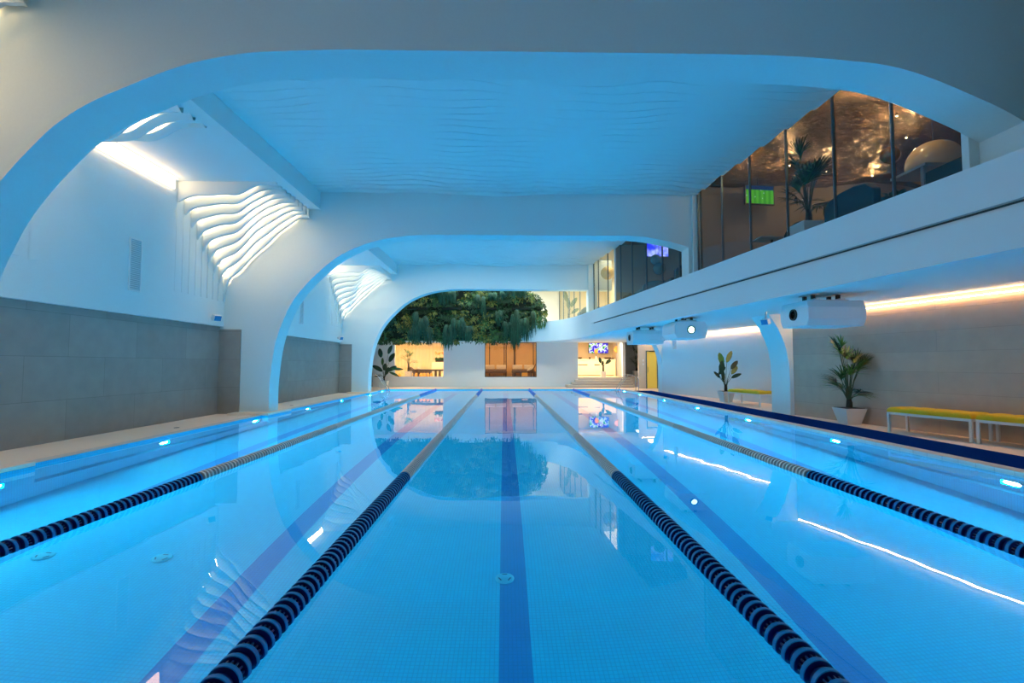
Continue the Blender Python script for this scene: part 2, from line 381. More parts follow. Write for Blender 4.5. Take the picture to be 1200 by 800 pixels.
# pool basin ------------------------------------------------------------
def depth(y): return -(1.95 - 0.85*(y-PY0)/(PY1-PY0))
b = MB()
lanes = [-4.98, -2.44, 0.095, 2.575, 5.05]
xs = [-PX]
for c_ in lanes: xs += [c_-0.13, c_+0.13]
xs.append(PX)
for i in range(len(xs)-1):
    a0, a1 = xs[i], xs[i+1]; ys = [PY0, PY0+1.6, PY1-1.6, PY1]
    for k in range(3):
        m = M['stripe'] if (i % 2 == 1 and k == 1) else M['pool_floor']
        b.add([(a0,ys[k],depth(ys[k])),(a1,ys[k],depth(ys[k])),(a1,ys[k+1],depth(ys[k+1])),(a0,ys[k+1],depth(ys[k+1]))], [(0,1,2,3)], m)
for c_ in lanes:
    for y in (PY0+1.6, PY1-1.85):
        b.add([(c_-0.5,y,depth(y)+.003),(c_+0.5,y,depth(y)+.003),(c_+0.5,y+.25,depth(y+.25)+.003),(c_-0.5,y+.25,depth(y+.25)+.003)], [(0,1,2,3)], M['stripe'])
for sx in (-1, 1):
    x = sx*PX
    b.add([(x,PY0,DK),(x,PY1,DK),(x,PY1,-1.0),(x,PY0,-1.0)], [(0,1,2,3)], M['pool_wy'])
    xi = sx*(PX-0.15)
    b.add([(x,PY0,-1.0),(x,PY1,-1.0),(xi,PY1,-1.0),(xi,PY0,-1.0)], [(0,1,2,3)], M['pool_floor'])
    b.add([(xi,PY0,-1.0),(xi,PY1,-1.0),(xi,PY1,depth(PY1)),(xi,PY0,depth(PY0))], [(0,1,2,3)], M['pool_wy'])
for y in (PY0, PY1):
    b.add([(-PX,y,DK),(PX,y,DK),(PX,y,depth(y)),(-PX,y,depth(y))], [(0,1,2,3)], M['pool_wx'])
struct(b, 'pool_basin')
w = MB(); w.add([(-PX,PY0,0),(PX,PY0,0),(PX,PY1,0),(-PX,PY1,0)], [(0,1,2,3)])
wo = w.build('pool_water', M['water']); wo['kind'] = 'stuff'; tag(wo, 'still clear blue water filling the lap pool', 'water')

# floor inlets
def inlet(x, y, label):
    z = depth(y)
    t = thing('floor_inlet', label, 'pool inlet', (x, y, z+0.004), 0, 'inlets on the pool floor')
    m = MB(); m.lathe([(0.001,0.02),(0.05,0.02),(0.085,0.012),(0.095,0.0)], 28); m.build('cover_plate', M['inlet'], t, smooth=True)
    for k in range(3):
        a = k*2*PI/3+PI/2; m = MB(); m.obox((0.055*math.cos(a), 0.055*math.sin(a), 0.021), 0.012, 0.05, 0.006, a); m.build('slot', M['band'], t)
inlet(0.01, 4.93, 'round white inlet cover on the dark centre lane stripe under water')
inlet(-4.61, 5.02, 'round inlet cover on the pool floor left of the leftmost lane rope')
inlet(-3.49, 5.10, 'round inlet cover on the pool floor between the two left lane ropes')

# underwater lamps
UY = [2.75, 6.05, 9.27, 12.6, 15.9, 19.2, 22.6, 25.7]
names = ['nearest', 'second', 'third', 'fourth', 'fifth', 'sixth', 'seventh', 'farthest']
UWC = (0.0, 0.66, 1.0)
for sx, side in ((-1, 'left'), (1, 'right')):
    for i, y in enumerate(UY):
        x = sx*(PX-0.001)
        if i == 0: y = 2.85
        for s_, ja, jb in jogs:
            if sx < 0 and ja-0.15 < y < jb+0.15: x = -6.219
        if i == 7: y = 25.55
        t = thing('pool_light', 'glowing underwater lamp in the %s pool wall, %s from the camera' % (side, names[i]), 'pool light', (x, y, -0.6), 0, 'underwater lamps')
        m = MB(); m.lathe([(0.115,0),(0.15,0.0),(0.155,-sx*0.0),(0.15,-sx*0.02),(0.115,-sx*0.02)], 24, None, 'X'); m.build('bezel', M['steel'], t, smooth=True)
        m = MB(); m.lathe([(0.001,-sx*0.018),(0.07,-sx*0.016),(0.115,-sx*0.008)], 24, None, 'X'); m.build('lens', M['uwlens'], t, smooth=True)
        light('pool_lamp_glow', 'AREA', (-sx*0.04, 0, 0), [50,80,145,172,182,190,205,215][i], UWC, 0.22, (0, -sx*PI/2*-1 if False else (PI/2 if sx > 0 else -PI/2), 0), parent=t)

# lane ropes -------------------------------------------------------------
ring = MB(); ring.lathe([(0.052,-0.015),(0.070,-0.017),(0.074,-0.012),(0.074,0.012),(0.070,0.017),(0.052,0.015)], 24, None, 'Y')
def disc_mesh(name, rim, web, holes):
    m = MB()
    m.lathe([(0.0715,-0.0135),(0.075,-0.011),(0.075,0.011),(0.0715,0.0135)], 24, rim, 'Y')
    m.lathe([(0.012,-0.014),(0.0715,-0.0135)], 24, web, 'Y'); m.lathe([(0.0715,0.0135),(0.056,0.0135),(0.040,0.020),(0.034,0.052),(0.012,0.056)], 24, web, 'Y')
    if holes:
        for k in range(16):
            a = 2*PI*k/16; c = (0.056*math.cos(a), 0.030, 0.056*math.sin(a))
            m.obox(c, 0.013, 0.040, 0.009, 0, web, ry=-a)
    else:
        m.lathe([(0.063,0.013),(0.060,0.040),(0.054,0.048),(0.02,0.050)], 24, web, 'Y')
    me_o = m.build(name, None, smooth=True); me = me_o.data
    bpy.data.objects.remove(me_o); return me
DM = {}
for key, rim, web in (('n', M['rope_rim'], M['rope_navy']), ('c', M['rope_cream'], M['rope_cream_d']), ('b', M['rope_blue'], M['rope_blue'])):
    DM[key] = (disc_mesh('float_disc', rim, web, False), disc_mesh('float_disc', rim, web, True))
PITCH = 0.0735
RX = [-3.68, -1.205, 1.385, 3.775]; RS = [3.3, 1.9, 1.9, 3.3]
RL = ['leftmost of the four floating lane ropes across the pool', 'second lane rope from the left, running up the middle left',
      'third lane rope from the left, running up the middle right', 'rightmost of the four floating lane ropes, nearest the navy carpet']
for x, ys, lab in zip(RX, RS, RL):
    t = thing('lane_rope', lab + ', navy then cream discs', 'lane rope', (x, 0, 0.012), 0, 'floating lane ropes')
    m = MB(); m.tube([(0,PY0,0),(0,12,0),(0,PY1,0)], 0.012, 8); m.build('cable', M['cable'], t)
    for y in (PY0+0.02, PY1-0.06): m = MB(); m.tube([(0,y,-0.02),(0,y+0.04,-0.02)], 0.03, 10); m.build('end_hook', M['steel'], t)
    rest = MB(); k = 0; y = PY0+0.12; cnt = 0
    while y < PY1-0.1:
        key = 'n' if y < 5.95 else ('c' if y < 21.0 else 'b')
        if y >= ys and cnt < 100:
            o = bpy.data.objects.new('float_disc', DM[key][k % 2]); COL.objects.link(o); o.parent = t; o.location = (0, y, 0); o.rotation_euler = (0, random.uniform(0, 6), 0); cnt += 1
        else:
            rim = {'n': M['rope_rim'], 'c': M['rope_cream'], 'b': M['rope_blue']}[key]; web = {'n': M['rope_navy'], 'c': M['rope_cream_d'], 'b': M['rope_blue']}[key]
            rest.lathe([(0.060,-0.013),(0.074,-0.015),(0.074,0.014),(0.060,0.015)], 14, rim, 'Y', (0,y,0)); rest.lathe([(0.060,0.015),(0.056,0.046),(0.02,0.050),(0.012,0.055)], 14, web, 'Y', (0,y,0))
        y += PITCH; k += 1
    r = rest.build('float_disc', None, t, smooth=True); r['kind'] = 'stuff'

# ------------------------------------------------------------------ arches
ARC2 = [(-6.42,0),(-6.42,0.8),(-6.32,1.77),(-6.13,2.48),(-5.79,3.19),(-5.22,3.86),(-4.52,4.43),(-3.58,4.82),(-2.63,4.97),(-1.8,5.0)]
R2 = [(3.6,4.99),(4.04,4.95),(4.76,4.81),(5.22,4.67),(5.5,4.57)]
R3 = [(3.0,4.98),(4.0,4.98),(5.2,4.98)]
def resample(pts, n):
    L_ = [0]
    for a, b2 in zip(pts, pts[1:]): L_.append(L_[-1] + math.dist(a, b2))
    out = []; k = 0
    for i in range(n+1):
        q = L_[-1]*i/n
        while k < len(L_)-2 and L_[k+1] < q: k += 1
        u = (q-L_[k])/max(1e-9, L_[k+1]-L_[k]); out.append((pts[k][0]+(pts[k+1][0]-pts[k][0])*u, pts[k][1]+(pts[k+1][1]-pts[k][1])*u))
    return out
def arch(front, rear, y0, y1, xr, ztop):
    """front / rear: (left points, right points) of the opening on the two faces"""
    N = 220
    f = resample(catmull(front[0], 10) + catmull(front[1], 10), N); b_ = resample(catmull(rear[0], 10) + catmull(rear[1], 10), N)
    def ring(c): return [(-7.72, 0.0)] + c + [(c[-1][0], ztop), (-7.72, ztop)]
    A, B = ring(f), ring(b_); n = len(A); a = MB()
    vs = [(x, y0, z) for x, z in A] + [(x, y1, z) for x, z in B]
    a.add(vs, [tuple(range(n)), tuple(range(2*n-1, n-1, -1))] + [((i+1)%n, i, n+i, n+(i+1)%n) for i in range(n)])
    xe = max(f[-1][0], b_[-1][0]) - 0.001
    if xr > xe: a.box(xe, xr, y0, y1, 4.97 if f[-1][1] > 4.9 else 3.0, ztop)
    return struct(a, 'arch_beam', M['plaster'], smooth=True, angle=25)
B1 = ([(-6.42,0),(-6.40,.9),(-6.30,1.8),(-6.13,2.47),(-5.93,2.95),(-5.77,3.24),(-5.55,3.545),(-5.28,3.86),(-5.05,4.09),(-4.72,4.32),(-4.32,4.515),(-3.76,4.75),(-3.3,4.875),(-2.8,4.95),(-1.9,4.99)],
      [(2.07,4.985),(3.3,4.97),(4.25,4.90),(4.65,4.83),(5.05,4.70),(5.45,4.53),(5.82,4.36),(6.2,4.14),(6.6,3.9)])
arch(B1, B1, Y1a, Y1b, 9.5, 8.0)
arch((ARC2, R2), (ARC2, R2), Y2a, Y2b, 5.55, 6.9)
arch((ARC2, R3), (ARC2, R3), Y3a, Y3b, 5.2, 6.9)
# right hand piers above the balcony
p = MB(); p.box(6.08, 9.5, Y1a+0.003, Y1b-0.003, 3.4, 6.5); p.box(5.95, 6.25, Y1b, Y1b+0.1, 3.6, 6.3); struct(p, 'pier', M['plaster'])
p = MB(); p.box(5.20, 5.6, Y2a+0.003, Y2b-0.003, 3.4, 6.5); p.box(5.30, 5.48, Y2a-0.08, Y2a, 3.6, 6.25); struct(p, 'pier', M['plaster'])
p = MB(); p.box(4.06, 4.5, Y3a+0.003, Y3b-0.003, 3.4, 6.5); p.box(4.05, 4.33, Y3a-0.08, Y3a, 3.6, 6.25); struct(p, 'pier', M['plaster'])

# small arched piers over the right walkway
def bracket(y0, y1, xin, xout, h):
    pts = [(xin,0),(xin,1.1),(xin-0.02,1.45),(xin-0.09,1.85),(xin-0.22,2.2),(xin-0.38,2.5),(xin-0.52,2.7),(xin-0.56,CE+.02)]
    poly = catmull(pts, 6) + [(xout, CE+0.02), (xout, 0)]
    a = MB(); a.prism_y(poly, y0, y1); struct(a, 'walkway_pier', M['plaster'], smooth=True, angle=25)
bracket(12.8, 13.7, 7.62, 10.2, 0)
bracket(23.05, 23.7, 7.57, 10.2, 0)
bracket(4.6, 5.4, 8.6, 10.2, 0)

# ------------------------------------------------------------------ left wall
for (a, b_, nm) in ((-5, Y1a, 1), (Y1b, Y2a, 2), (Y2b, Y3a, 3), (Y3b, 29, 4)):
    m = MB(); m.box(-8.1, -7.7, a, b_, 2.42, 7.0); struct(m, 'wall_left', M['plaster'])
    m = MB(); m.box(-8.1, -7.8, a, b_, DK, 2.42); struct(m, 'wall_left', M['walltile_l'])
for y in (Y1a, Y2a, Y3a):
    m = MB(); m.box(-7.8, -7.22, y-0.035, y, DK, 2.34); struct(m, 'wall_left', M['walltile_x'])
m = MB(); m.box(-8.1, -7.72, Y1a, Y1b, 0, 7); m.box(-8.1, -7.72, Y2a, Y2b, 0, 7); m.box(-8.1, -7.72, Y3a, Y3b, 0, 7); struct(m, 'wall_left', M['plaster'])

# ------------------------------------------------------------------ ceilings
def glassx(y): return 6.954 - 0.1141*y
BX0, BX1 = -5.40, -5.12
def beam_left(y0, y1):
    m = MB(); m.box(BX0, BX1, y0, y1, 5.70, 7.0); struct(m, 'ceiling_beam', M['soffit'])
beam_left(-5, Y1a); beam_left(Y1b, Y2a); beam_left(Y2b, Y3a); beam_left(Y3b, 30.3)

def H(x, y):
    return 6.21 + 0.040*math.sin(0.9*x+0.45*y+1.2*math.sin(0.4*y)) + 0.018*math.sin(1.9*x-0.6*y+0.6) + 0.006*math.sin(3.7*x+1.3*y)
def wave_ceiling(y0, y1, dz=0.0, flip=False):
    step = 0.27; n = int(round((y1-y0)/step)); step = (y1-y0)/n
    m = MB(); NX = 110
    lp = lambda y: 0.004+0.014*max(0, 1-(y1-y)/2.5)
    dr = lambda y: 0.10*math.exp(-(y1-y)/0.7)
    for k in range(n):
        ya = y0+k*step; rows = []
        f = lambda x, k: 0.05*math.sin(1.7*x+0.9*k) + 0.03*math.sin(3.9*x-0.7*k)
        xs = []
        for i in range(NX+1):
            u = i/NX; xr = glassx(ya+step*0.5) - 0.02 + 0.03*math.sin(k*2.1); xs.append(BX1-0.02 + u*(xr-BX1+0.02))
        fr = [(x, ya + (f(x,k) if k else 0), H(x, ya)+dz-dr(ya)) for x in xs]
        bk = [(x, ya+step + (f(x,k+1) if k < n-1 else 0), H(x, ya)+dz+lp(ya)-dr(ya)) for x in xs]
        nf = [(x, p_[1], H(x, ya+step)+dz-dr(ya+step)) for x, p_ in zip(xs, bk)]
        o = NX+1
        m.add(fr+bk+nf, [(i,i+1,o+i+1,o+i) for i in range(NX)] + ([(o+i,o+i+1,2*o+i+1,2*o+i) for i in range(NX)] if k < n-1 else []))
    #end
    m.add([(BX1-0.02,y0,6.75),(glassx(y0)+0.1,y0,6.75),(glassx(y1)+0.1,y1,6.75),(BX1-0.02,y1,6.75)], [(0,1,2,3)])
    # closing edge towards the lounge
    for k in range(n):
        ya = y0+k*step; xg = glassx(ya+step*0.5)-0.02+0.03*math.sin(k*2.1)
        m.add([(xg,ya,H(xg,ya)+dz),(xg,ya+step,H(xg,ya)+dz+0.035),(xg,ya+step,6.75),(xg,ya,6.75)], [(0,1,2,3)])
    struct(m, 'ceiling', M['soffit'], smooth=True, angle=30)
wave_ceiling(-5, Y1a); wave_ceiling(Y1b, Y2a); wave_ceiling(Y2b, Y3a)
wave_ceiling(Y3b, 30.3)

# left alcoves: flat strip, LED channel and layered wave shells
LAST = [(-7.66,3.30),(-7.64,3.50),(-7.512,3.78),(-7.215,4.02),(-6.871,4.333),(-6.482,4.74),(-6.183,5.05),(-5.813,5.37),(-5.40,5.60)]
def last_z(x):
    if x <= LAST[0][0]: return LAST[0][1]
    for (a, za), (b2, zb) in zip(LAST, LAST[1:]):
        if x <= b2: return za + (zb-za)*(x-a)/(b2-a)
    return LAST[-1][1]
def first_z(x):
    u = (x+7.7)/2.3
    return 5.44 + 0.20*u + 0.03*math.sin(u*9)
def layers(ystart, yend):
    """ystart = at the lamp end, yend = at the arch; steps go down towards the arch"""
    N = 9; m = MB(); NX = 60; strips = []; RISE = 0.085
    xs = [-7.69 + (BX0+7.69)*(i/NX)**1.0 for i in range(NX+1)]
    def prof(k, x):
        t = (k+1)/N; u = (x+7.7)/2.3
        z0 = first_z(x) + 0.0
        z = z0*(1-t) + last_z(x)*t
        amp = 0.10*math.sin(PI*min(1, max(0, u)))*(0.35+0.65*math.sin(PI*min(1, t*0.9)))
        z += amp*math.sin(u*8.2 + k*0.55) + 0.03*math.sin(u*17+k*1.1)*math.sin(PI*u)
        return min(z, 5.69 if k == 0 else 9)
    dy = (yend-ystart)/N; o = NX+1
    zprev = [5.72]*(NX+1)
    for k in range(N):
        zk = [min(prof(k, x), zp-0.015 - 0.02*abs(math.sin(i_*0.2+k))) for i_, (x, zp) in enumerate(zip(xs, zprev))]
        ya, yb = ystart+k*dy, ystart+(k+1)*dy
        g_ = 0.16 if dy > 0 else -0.16
        if k:
            sg = MB(); q = [(x, ya+g_*0.22, zp+0.17) for x, zp in zip(xs, zprev)][1:NX-5]; sg.tube(q[::4], 0.010, 6); strips.append(sg)
        yo, ya = ya, ya+g_
        m.add([(x, yo, z+RISE) for x, z in zip(xs, zprev)]+[(x, yo, z+0.24) for x, z in zip(xs, zprev)]+[(x, ya, z+0.24) for x, z in zip(xs, zprev)], [(rr*o+i, rr*o+i+1, (rr+1)*o+i+1, (rr+1)*o+i) for rr in range(2) for i in range(NX)])
        top = [(x, ya, zp+0.24) for x, zp in zip(xs, zprev)]
        # rounded lower lip
        e = 0.05 if dy > 0 else -0.05
        r1 = [(x, ya, z+0.05) for x, z in zip(xs, zk)]; r2 = [(x, ya+e*0.3, z+0.015) for x, z in zip(xs, zk)]; r3 = [(x, ya+e, z) for x, z in zip(xs, zk)]
        bk = [(x, yb, z+RISE) for x, z in zip(xs, zk)]
        if k == N-1:
            bk = [(x, yb-g_*0.35, z+0.03) for x, z in zip(xs, zk)]; sg = MB(); q = [(x, yb-g_*0.42, z+0.07) for x, z in zip(xs, zk)][2:NX-6]; sg.tube(q[::4], 0.008, 6); strips.append(sg)  # last strip is added to cast a warm glow on the arch face
        rows = [top, r1, r2, r3, bk]; vs = sum(rows, [])
        m.add(vs, [(r*o+i, r*o+i+1, (r+1)*o+i+1, (r+1)*o+i) for r in range(4) for i in range(NX)])
        # left edge: the shell's side returns down the wall as a shallow step
        xw = -7.70 + 0.003*(k+1); zb = 3.1
        zl = zk[0]+0.02
        m.add([(xw,ya,zl),(xw,yb,zl),(xw,yb,zb),(xw,ya,zb),(-7.71,ya,zl),(-7.71,ya,zb)], [(0,1,2,3),(0,3,5,4),(2,3,5)])
        zprev = zk
    struct(m, 'ceiling', M['soffit'], smooth=True, angle=40)
    return strips
led_n = 0
def alcove(y0, y1, l0, l1, has_start=True, energy=1.0):
    global led_n
    m = MB(); m.box(-7.72, BX0, y0, y1, 5.70, 5.9); struct(m, 'ceiling', M['soffit'])
    st0 = layers(l0, y0) if has_start else []
    st1 = layers(l1, y1)
    where = ['before the first arch', 'between the first two arches', 'behind the second arch', 'behind the third arch'][led_n]
    t = thing('linear_lamp', 'bright warm linear lamp along the top of the left wall ' + where, 'lamp', (-7.70, l0, 5.46), 0, 'linear lamps along the left wall')
    m = MB(); m.box(0.0, 0.012, 0.0, l1-l0, -0.01, 0.23); m.box(0, 0.16, 0, l1-l0, 0.232, 0.262); m.build('channel', M['soffit'], t)  # wide top plate added to keep the lamp's light off the ceiling
    m = MB(); m.box(0.014, 0.055, 0.01, l1-l0-0.01, 0.0, 0.205); m.build('diffuser', M['led'] if led_n < 2 else M['led_far'], t)
    for st, side in ((st0, 'nearer'), (st1, 'farther')):
        if not st or (led_n, side) == (0, 'nearer'): continue
        t = thing('cove_lamp', 'warm strip lights tucked behind the wavy ceiling shells %s, %s set' % (where, side), 'lamp', (0, 0, 0), 0, 'cove strips in the wavy shells')
        for sg in st: sg.build('strip', M['cove'] if led_n < 2 else M['cove_far'], t)
    led_n += 1
alcove(-5, Y1a, -4.8, 3.2, False)
alcove(Y1b, Y2a, 8.85, 11.2)
alcove(Y2b, Y3a, 16.2, 20.9)
alcove(Y3b, 30.3, 25.6, 28.0)

# ------------------------------------------------------------------ balcony fascia and slab
path = [(xf(y), y) for y in (-5, 0, 4, 8, 12, 16, 19.5)] + [(3.62,20.9),(3.47,22.2),(3.26,23.3),(2.98,24.2),(2.52,24.93),(1.95,25.28),(1.2,25.4)]
pathc = catmull(path, 6) + [(-7.75, 25.4)]
def offset(pts, dd):
    out = []
    for i, p_ in enumerate(pts):
        a = Vector(pts[max(0,i-1)]); b2 = Vector(pts[min(len(pts)-1,i+1)]); t = (b2-a).normalized(); nrm = Vector((t.y, -t.x))
        out.append((p_[0]+nrm.x*dd, p_[1]+nrm.y*dd))
    return out      # positive = away from the pool
prof = [(0.30,3.65),(0.0,3.65),(0.0,3.135),(0.05,3.13),(0.05,3.06),(-0.035,3.05),(-0.035,2.60),(0.14,2.60),(0.14,CE)]
prof_flat = [(0.30,3.65),(0.0,3.65),(0.0,3.135),(0.0,3.13),(0.0,3.06),(0.0,3.05),(-0.0,2.60),(0.14,2.60),(0.14,CE)]
m = MB(); rows = []
n = len(pathc)
blend = []
for i, p_ in enumerate(pathc):
    y = p_[1]; on_straight = p_[0] > 3.55
    blend.append(1.0 if (on_straight and y < 20.3) else 0.0)
cols = []
for j in range(len(prof)):
    a = offset(pathc, prof[j][0]); b2 = offset(pathc, prof_flat[j][0])
    cols.append([(a[i][0]*blend[i]+b2[i][0]*(1-blend[i]), a[i][1]*blend[i]+b2[i][1]*(1-blend[i]), prof[j][1]) for i in range(n)])
vs = sum(cols, [])
m.add(vs, [(j*n+i, j*n+i+1, (j+1)*n+i+1, (j+1)*n+i) for j in range(len(prof)-1) for i in range(n-1)])
struct(m, 'balcony_front', M['plaster_far'], smooth=True, angle=30)
# dark strip painting in the shade inside the shadow gap
ga = offset(pathc, 0.045); 
m = MB(); idx = [i for i in range(n) if blend[i] > 0.5]
m.add([(ga[i][0],ga[i][1],3.125) for i in idx]+[(ga[i][0],ga[i][1],3.10) for i in idx], [(k,k+1,len(idx)+k+1,len(idx)+k) for k in range(len(idx)-1)])
struct(m, 'gap_shade', M['slot'])
# underside (walkway ceiling) and upper floor slab
inner = offset(pathc, 0.14)
under = inner + [(-7.9, 29.1), (14, 29.1), (14, -5)]
m = MB(); m.add([(x,y,CE) for x,y in under], [tuple(range(len(under)))]); struct(m, 'ceiling', M['soffit'])
fl = offset(pathc, 0.28)
up = fl + [(-7.9, 31.5), (14, 31.5), (14, -5)]
m = MB(); m.add([(x,y,3.60) for x,y in up], [tuple(range(len(up)))]); struct(m, 'floor', M['lounge_floor'])

# ------------------------------------------------------------------ right walls
def seg_wall(x0, y0, x1, y1, z0, z1, mt, name='wall_right', th=0.3):
    L = math.hypot(x1-x0, y1-y0); a = math.atan2(y1-y0, x1-x0)
    m = MB(); m.box(-th, 0, 0, L, z0, z1); o = struct(m, name, mt); o.location = (x0, y0, 0); o.rotation_euler = (0, 0, a-PI/2); return o
def wn(y): return 7.72 + 0.218*(12.82-y)
def wfar(y): return 7.57 + 0.236*(23.05-y)
# walls are boxes running from their far end towards the camera
seg_wall(wn(12.9), 12.9, wn(-5), -5, DK, CE+0.02, M['wallright'])
seg_wall(wfar(23.1), 23.1, wfar(13.6), 13.6, DK, CE+0.02, M['plaster_far'])
m = MB(); m.box(9.2, 9.5, 23.6, 27.4, DK, CE); struct(m, 'wall_right', M['beige_wall'])
# wall lamps along the top of the right walls
def wall_led(x0, y0, x1, y1, lab):
    L = math.hypot(x1-x0, y1-y0); a = math.atan2(y1-y0, x1-x0)
    t = thing('linear_lamp', lab, 'lamp', (x0, y0, 2.62), a-PI/2, 'linear lamps along the right wall')
    m = MB(); m.box(0.0, 0.010, 0, L, 0.008, 0.030); m.build('channel', M['channel'], t)
    m = MB(); m.box(0.010, 0.032, 0.01, L-0.01, 0.012, 0.026); m.build('diffuser', M['led_r'], t)
wall_led(wn(12.75)-0.005, 12.75, wn(5.45)-0.005, 5.45, 'thin warm linear lamp over the benches, along the top of the grey right wall')
wall_led(wn(4.5)-0.005, 4.5, wn(-4.5)-0.005, -4.5, 'thin warm linear lamp along the right wall, nearest part beside the camera')
wall_led(wfar(22.9)-0.005, 22.9, wfar(13.8)-0.005, 13.8, 'thin warm linear lamp at the ceiling line behind the middle projector box')

# door wall at the far right
m = MB(); m.box(7.58, 7.98, 27.1, 27.3, DK, CE); m.box(8.66, 9.4, 27.1, 27.3, DK, CE); m.box(7.98, 8.66, 27.1, 27.3, 2.16, CE)
struct(m, 'wall_back', M['beige_wall'])
dr = MB(); dr.box(7.98, 8.03, 27.05, 27.3, DK, 2.16); dr.box(8.61, 8.66, 27.05, 27.3, DK, 2.16); dr.box(8.03, 8.61, 27.05, 27.3, 2.11, 2.16)
do = struct(dr, 'door_1', M['mullion'])
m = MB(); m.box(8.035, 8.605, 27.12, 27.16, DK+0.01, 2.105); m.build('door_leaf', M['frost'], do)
m = MB(); m.box(8.15, 8.5, 27.0, 27.12, 2.10, 2.15); m.build('door_closer', M['black'], do)
m = MB(); m.tube([(8.10,27.09,0.95),(8.10,27.09,1.25)], 0.012); m.build('door_handle', M['steel'], do)
t_led = thing('linear_lamp', 'short warm linear lamp above the amber frosted door', 'lamp', (7.7, 27.03, 2.66), 0, 'linear lamps along the right wall')
m = MB(); m.box(0, 1.45, 0.05, 0.070, 0, 0.05); m.build('channel', M['channel'], t_led)
m = MB(); m.box(0.01, 1.44, 0.02, 0.045, 0.01, 0.028); m.build('diffuser', M['led_r'], t_led)
sw = MB(); sw.box(7.80, 7.86, 27.08, 27.10, 1.55, 1.68); sw.box(7.80, 7.86, 27.08, 27.10, 1.35, 1.45)
tag(sw.build('wall_switch', M['grille']), 'small pale switch plates beside the amber frosted door', 'switch')

# ------------------------------------------------------------------ far wall with openings
FY = 29.0
m = MB()
zs0, zs1 = 0.63, 2.71
m.box(-7.8, -5.35-1.2, FY, FY+0.3, DK, CE)
m.box(-6.55, 7.30, FY, FY+0.3, zs1, CE+0.05)
m.box(-6.55, 4.45, FY, FY+0.3, DK, zs0)
m.box(-3.58, -1.14, FY, FY+0.3, zs0, zs1)
m.box(1.96, 4.45, FY, FY+0.3, zs0, zs1)
m.box(7.15, 7.30, FY, FY+0.3, zs0, zs1)
struct(m, 'wall_far', M['plaster_far'])
def window(nm, x0, x1, fm, pane=True, fw=0.035):
    f = MB(); f.box(x0, x0+fw, FY+0.02, FY+0.1, zs0, zs1); f.box(x1-fw, x1, FY+0.02, FY+0.1, zs0, zs1); f.box(x0+fw, x1-fw, FY+0.02, FY+0.1, zs1-fw, zs1); f.box(x0+fw, x1-fw, FY+0.02, FY+0.1, zs0, zs0+fw)
    o = struct(f, nm, fm)
    if pane:
        g = MB(); g.box(x0+fw, x1-fw, FY+0.055, FY+0.065, zs0+fw, zs1-fw); g.build('pane', M['pane'], o)
window('window_1', -6.55, -3.58, M['plaster_far'])
window('window_2', -1.14, 1.96, M['darkframe'])
# steps to the third opening
m = MB()
for k, (y, z) in enumerate(((28.05, 0.19), (28.37, 0.335), (28.69, 0.48), (29.0, 0.625))):
    xl = 4.45 - (3-k)*0.22 - (0.12 if k == 0 else 0)
    m.box(xl, 9.2 if k == 3 else 7.58, y, 29.02 if k < 3 else 29.3, DK, z, M['steps'])
    m.box(xl, 7.58, y-0.015, y, z-0.15*0-0.145, z-0.118, M['riser_shade'])  # grey strip paints the shadow line at each riser foot
struct(m, 'stairs')
# lower lounge shell
LF = 0.62; LC = 2.95
m = MB(); m.box(-7.8, 9.5, FY+0.3, 35, 0.4, LF); struct(m, 'floor', M['lounge_floor'])
m = MB(); m.box(-7.8, 9.5, FY+0.3, 35, LC, LC+0.1); struct(m, 'ceiling', M['cream_wall'])
m = MB(); m.box(-7.95, -7.8, FY+0.3, 33, LF, LC); m.box(-2.6, -2.4, FY+0.3, 33.2, LF, LC); m.box(3.1, 3.25, FY+0.3, 33.2, LF, LC); struct(m, 'wall_left', M['cream_wall'])
# pleated curtain wall behind the first window
m = MB(); pts = []
for i in range(260):
    x = -7.8 + 5.2*i/259; pts.append((x, 32.2 + 0.012*math.sin(i*0.55) + 0.05*math.sin(i*0.11)))
m.add([(x,y,LF) for x,y in pts]+[(x,y,LC) for x,y in pts], [(i,i+1,260+i+1,260+i) for i in range(259)])
tag(m.build('curtain', M['curtain'], smooth=True, angle=80), 'cream pleated curtain behind the loungers in the left opening', 'curtain')
m = MB(); m.box(-7.8, -2.6, 32.4, 32.5, LF, LC); struct(m, 'wall_far', M['cream_wall'])
# wooden panels behind the second window
m = MB(); xs = [-2.4, -0.95, 0.02, 0.68, 1.95, 2.15, 3.1]
for a, b2 in zip(xs, xs[1:]): m.box(a+0.03, b2-0.03, 32.0, 32.08, LF, LC, M['wood_panel'])
m.box(-2.4, 3.1, 32.08, 32.2, LF, LC, M['dark_wood']); struct(m, 'wall_far')
# reception back wall
m = MB(); m.box(3.25, 8.0, 33.0, 33.2, LF, LC); m.box(7.42, 7.5, 30.6, 33.0, LF, LC); struct(m, 'wall_far', M['cream_wall'])
m = MB(); m.box(7.42, 9.6, 31.3, 31.5, 0.3, LC); struct(m, 'wall_back', M['grey_wall'])
m = MB(); m.box(7.28, 7.42, FY+0.3, 31.3, LF, LC); struct(m, 'wall_right', M['grey_wall'])

# upper far wall and back wall behind the camera
m = MB(); m.box(-8, 3.50, 30.3, 30.5, 3.6, 7.0); struct(m, 'wall_far', M['plaster_far'])
m = MB(); m.box(-9, 14, -5.2, -5, 0, 7.2); struct(m, 'wall_back', M['plaster'])
m = MB(); m.box(-9, 14, -5, 36, 7.0, 7.1); struct(m, 'ceiling', M['soffit'])

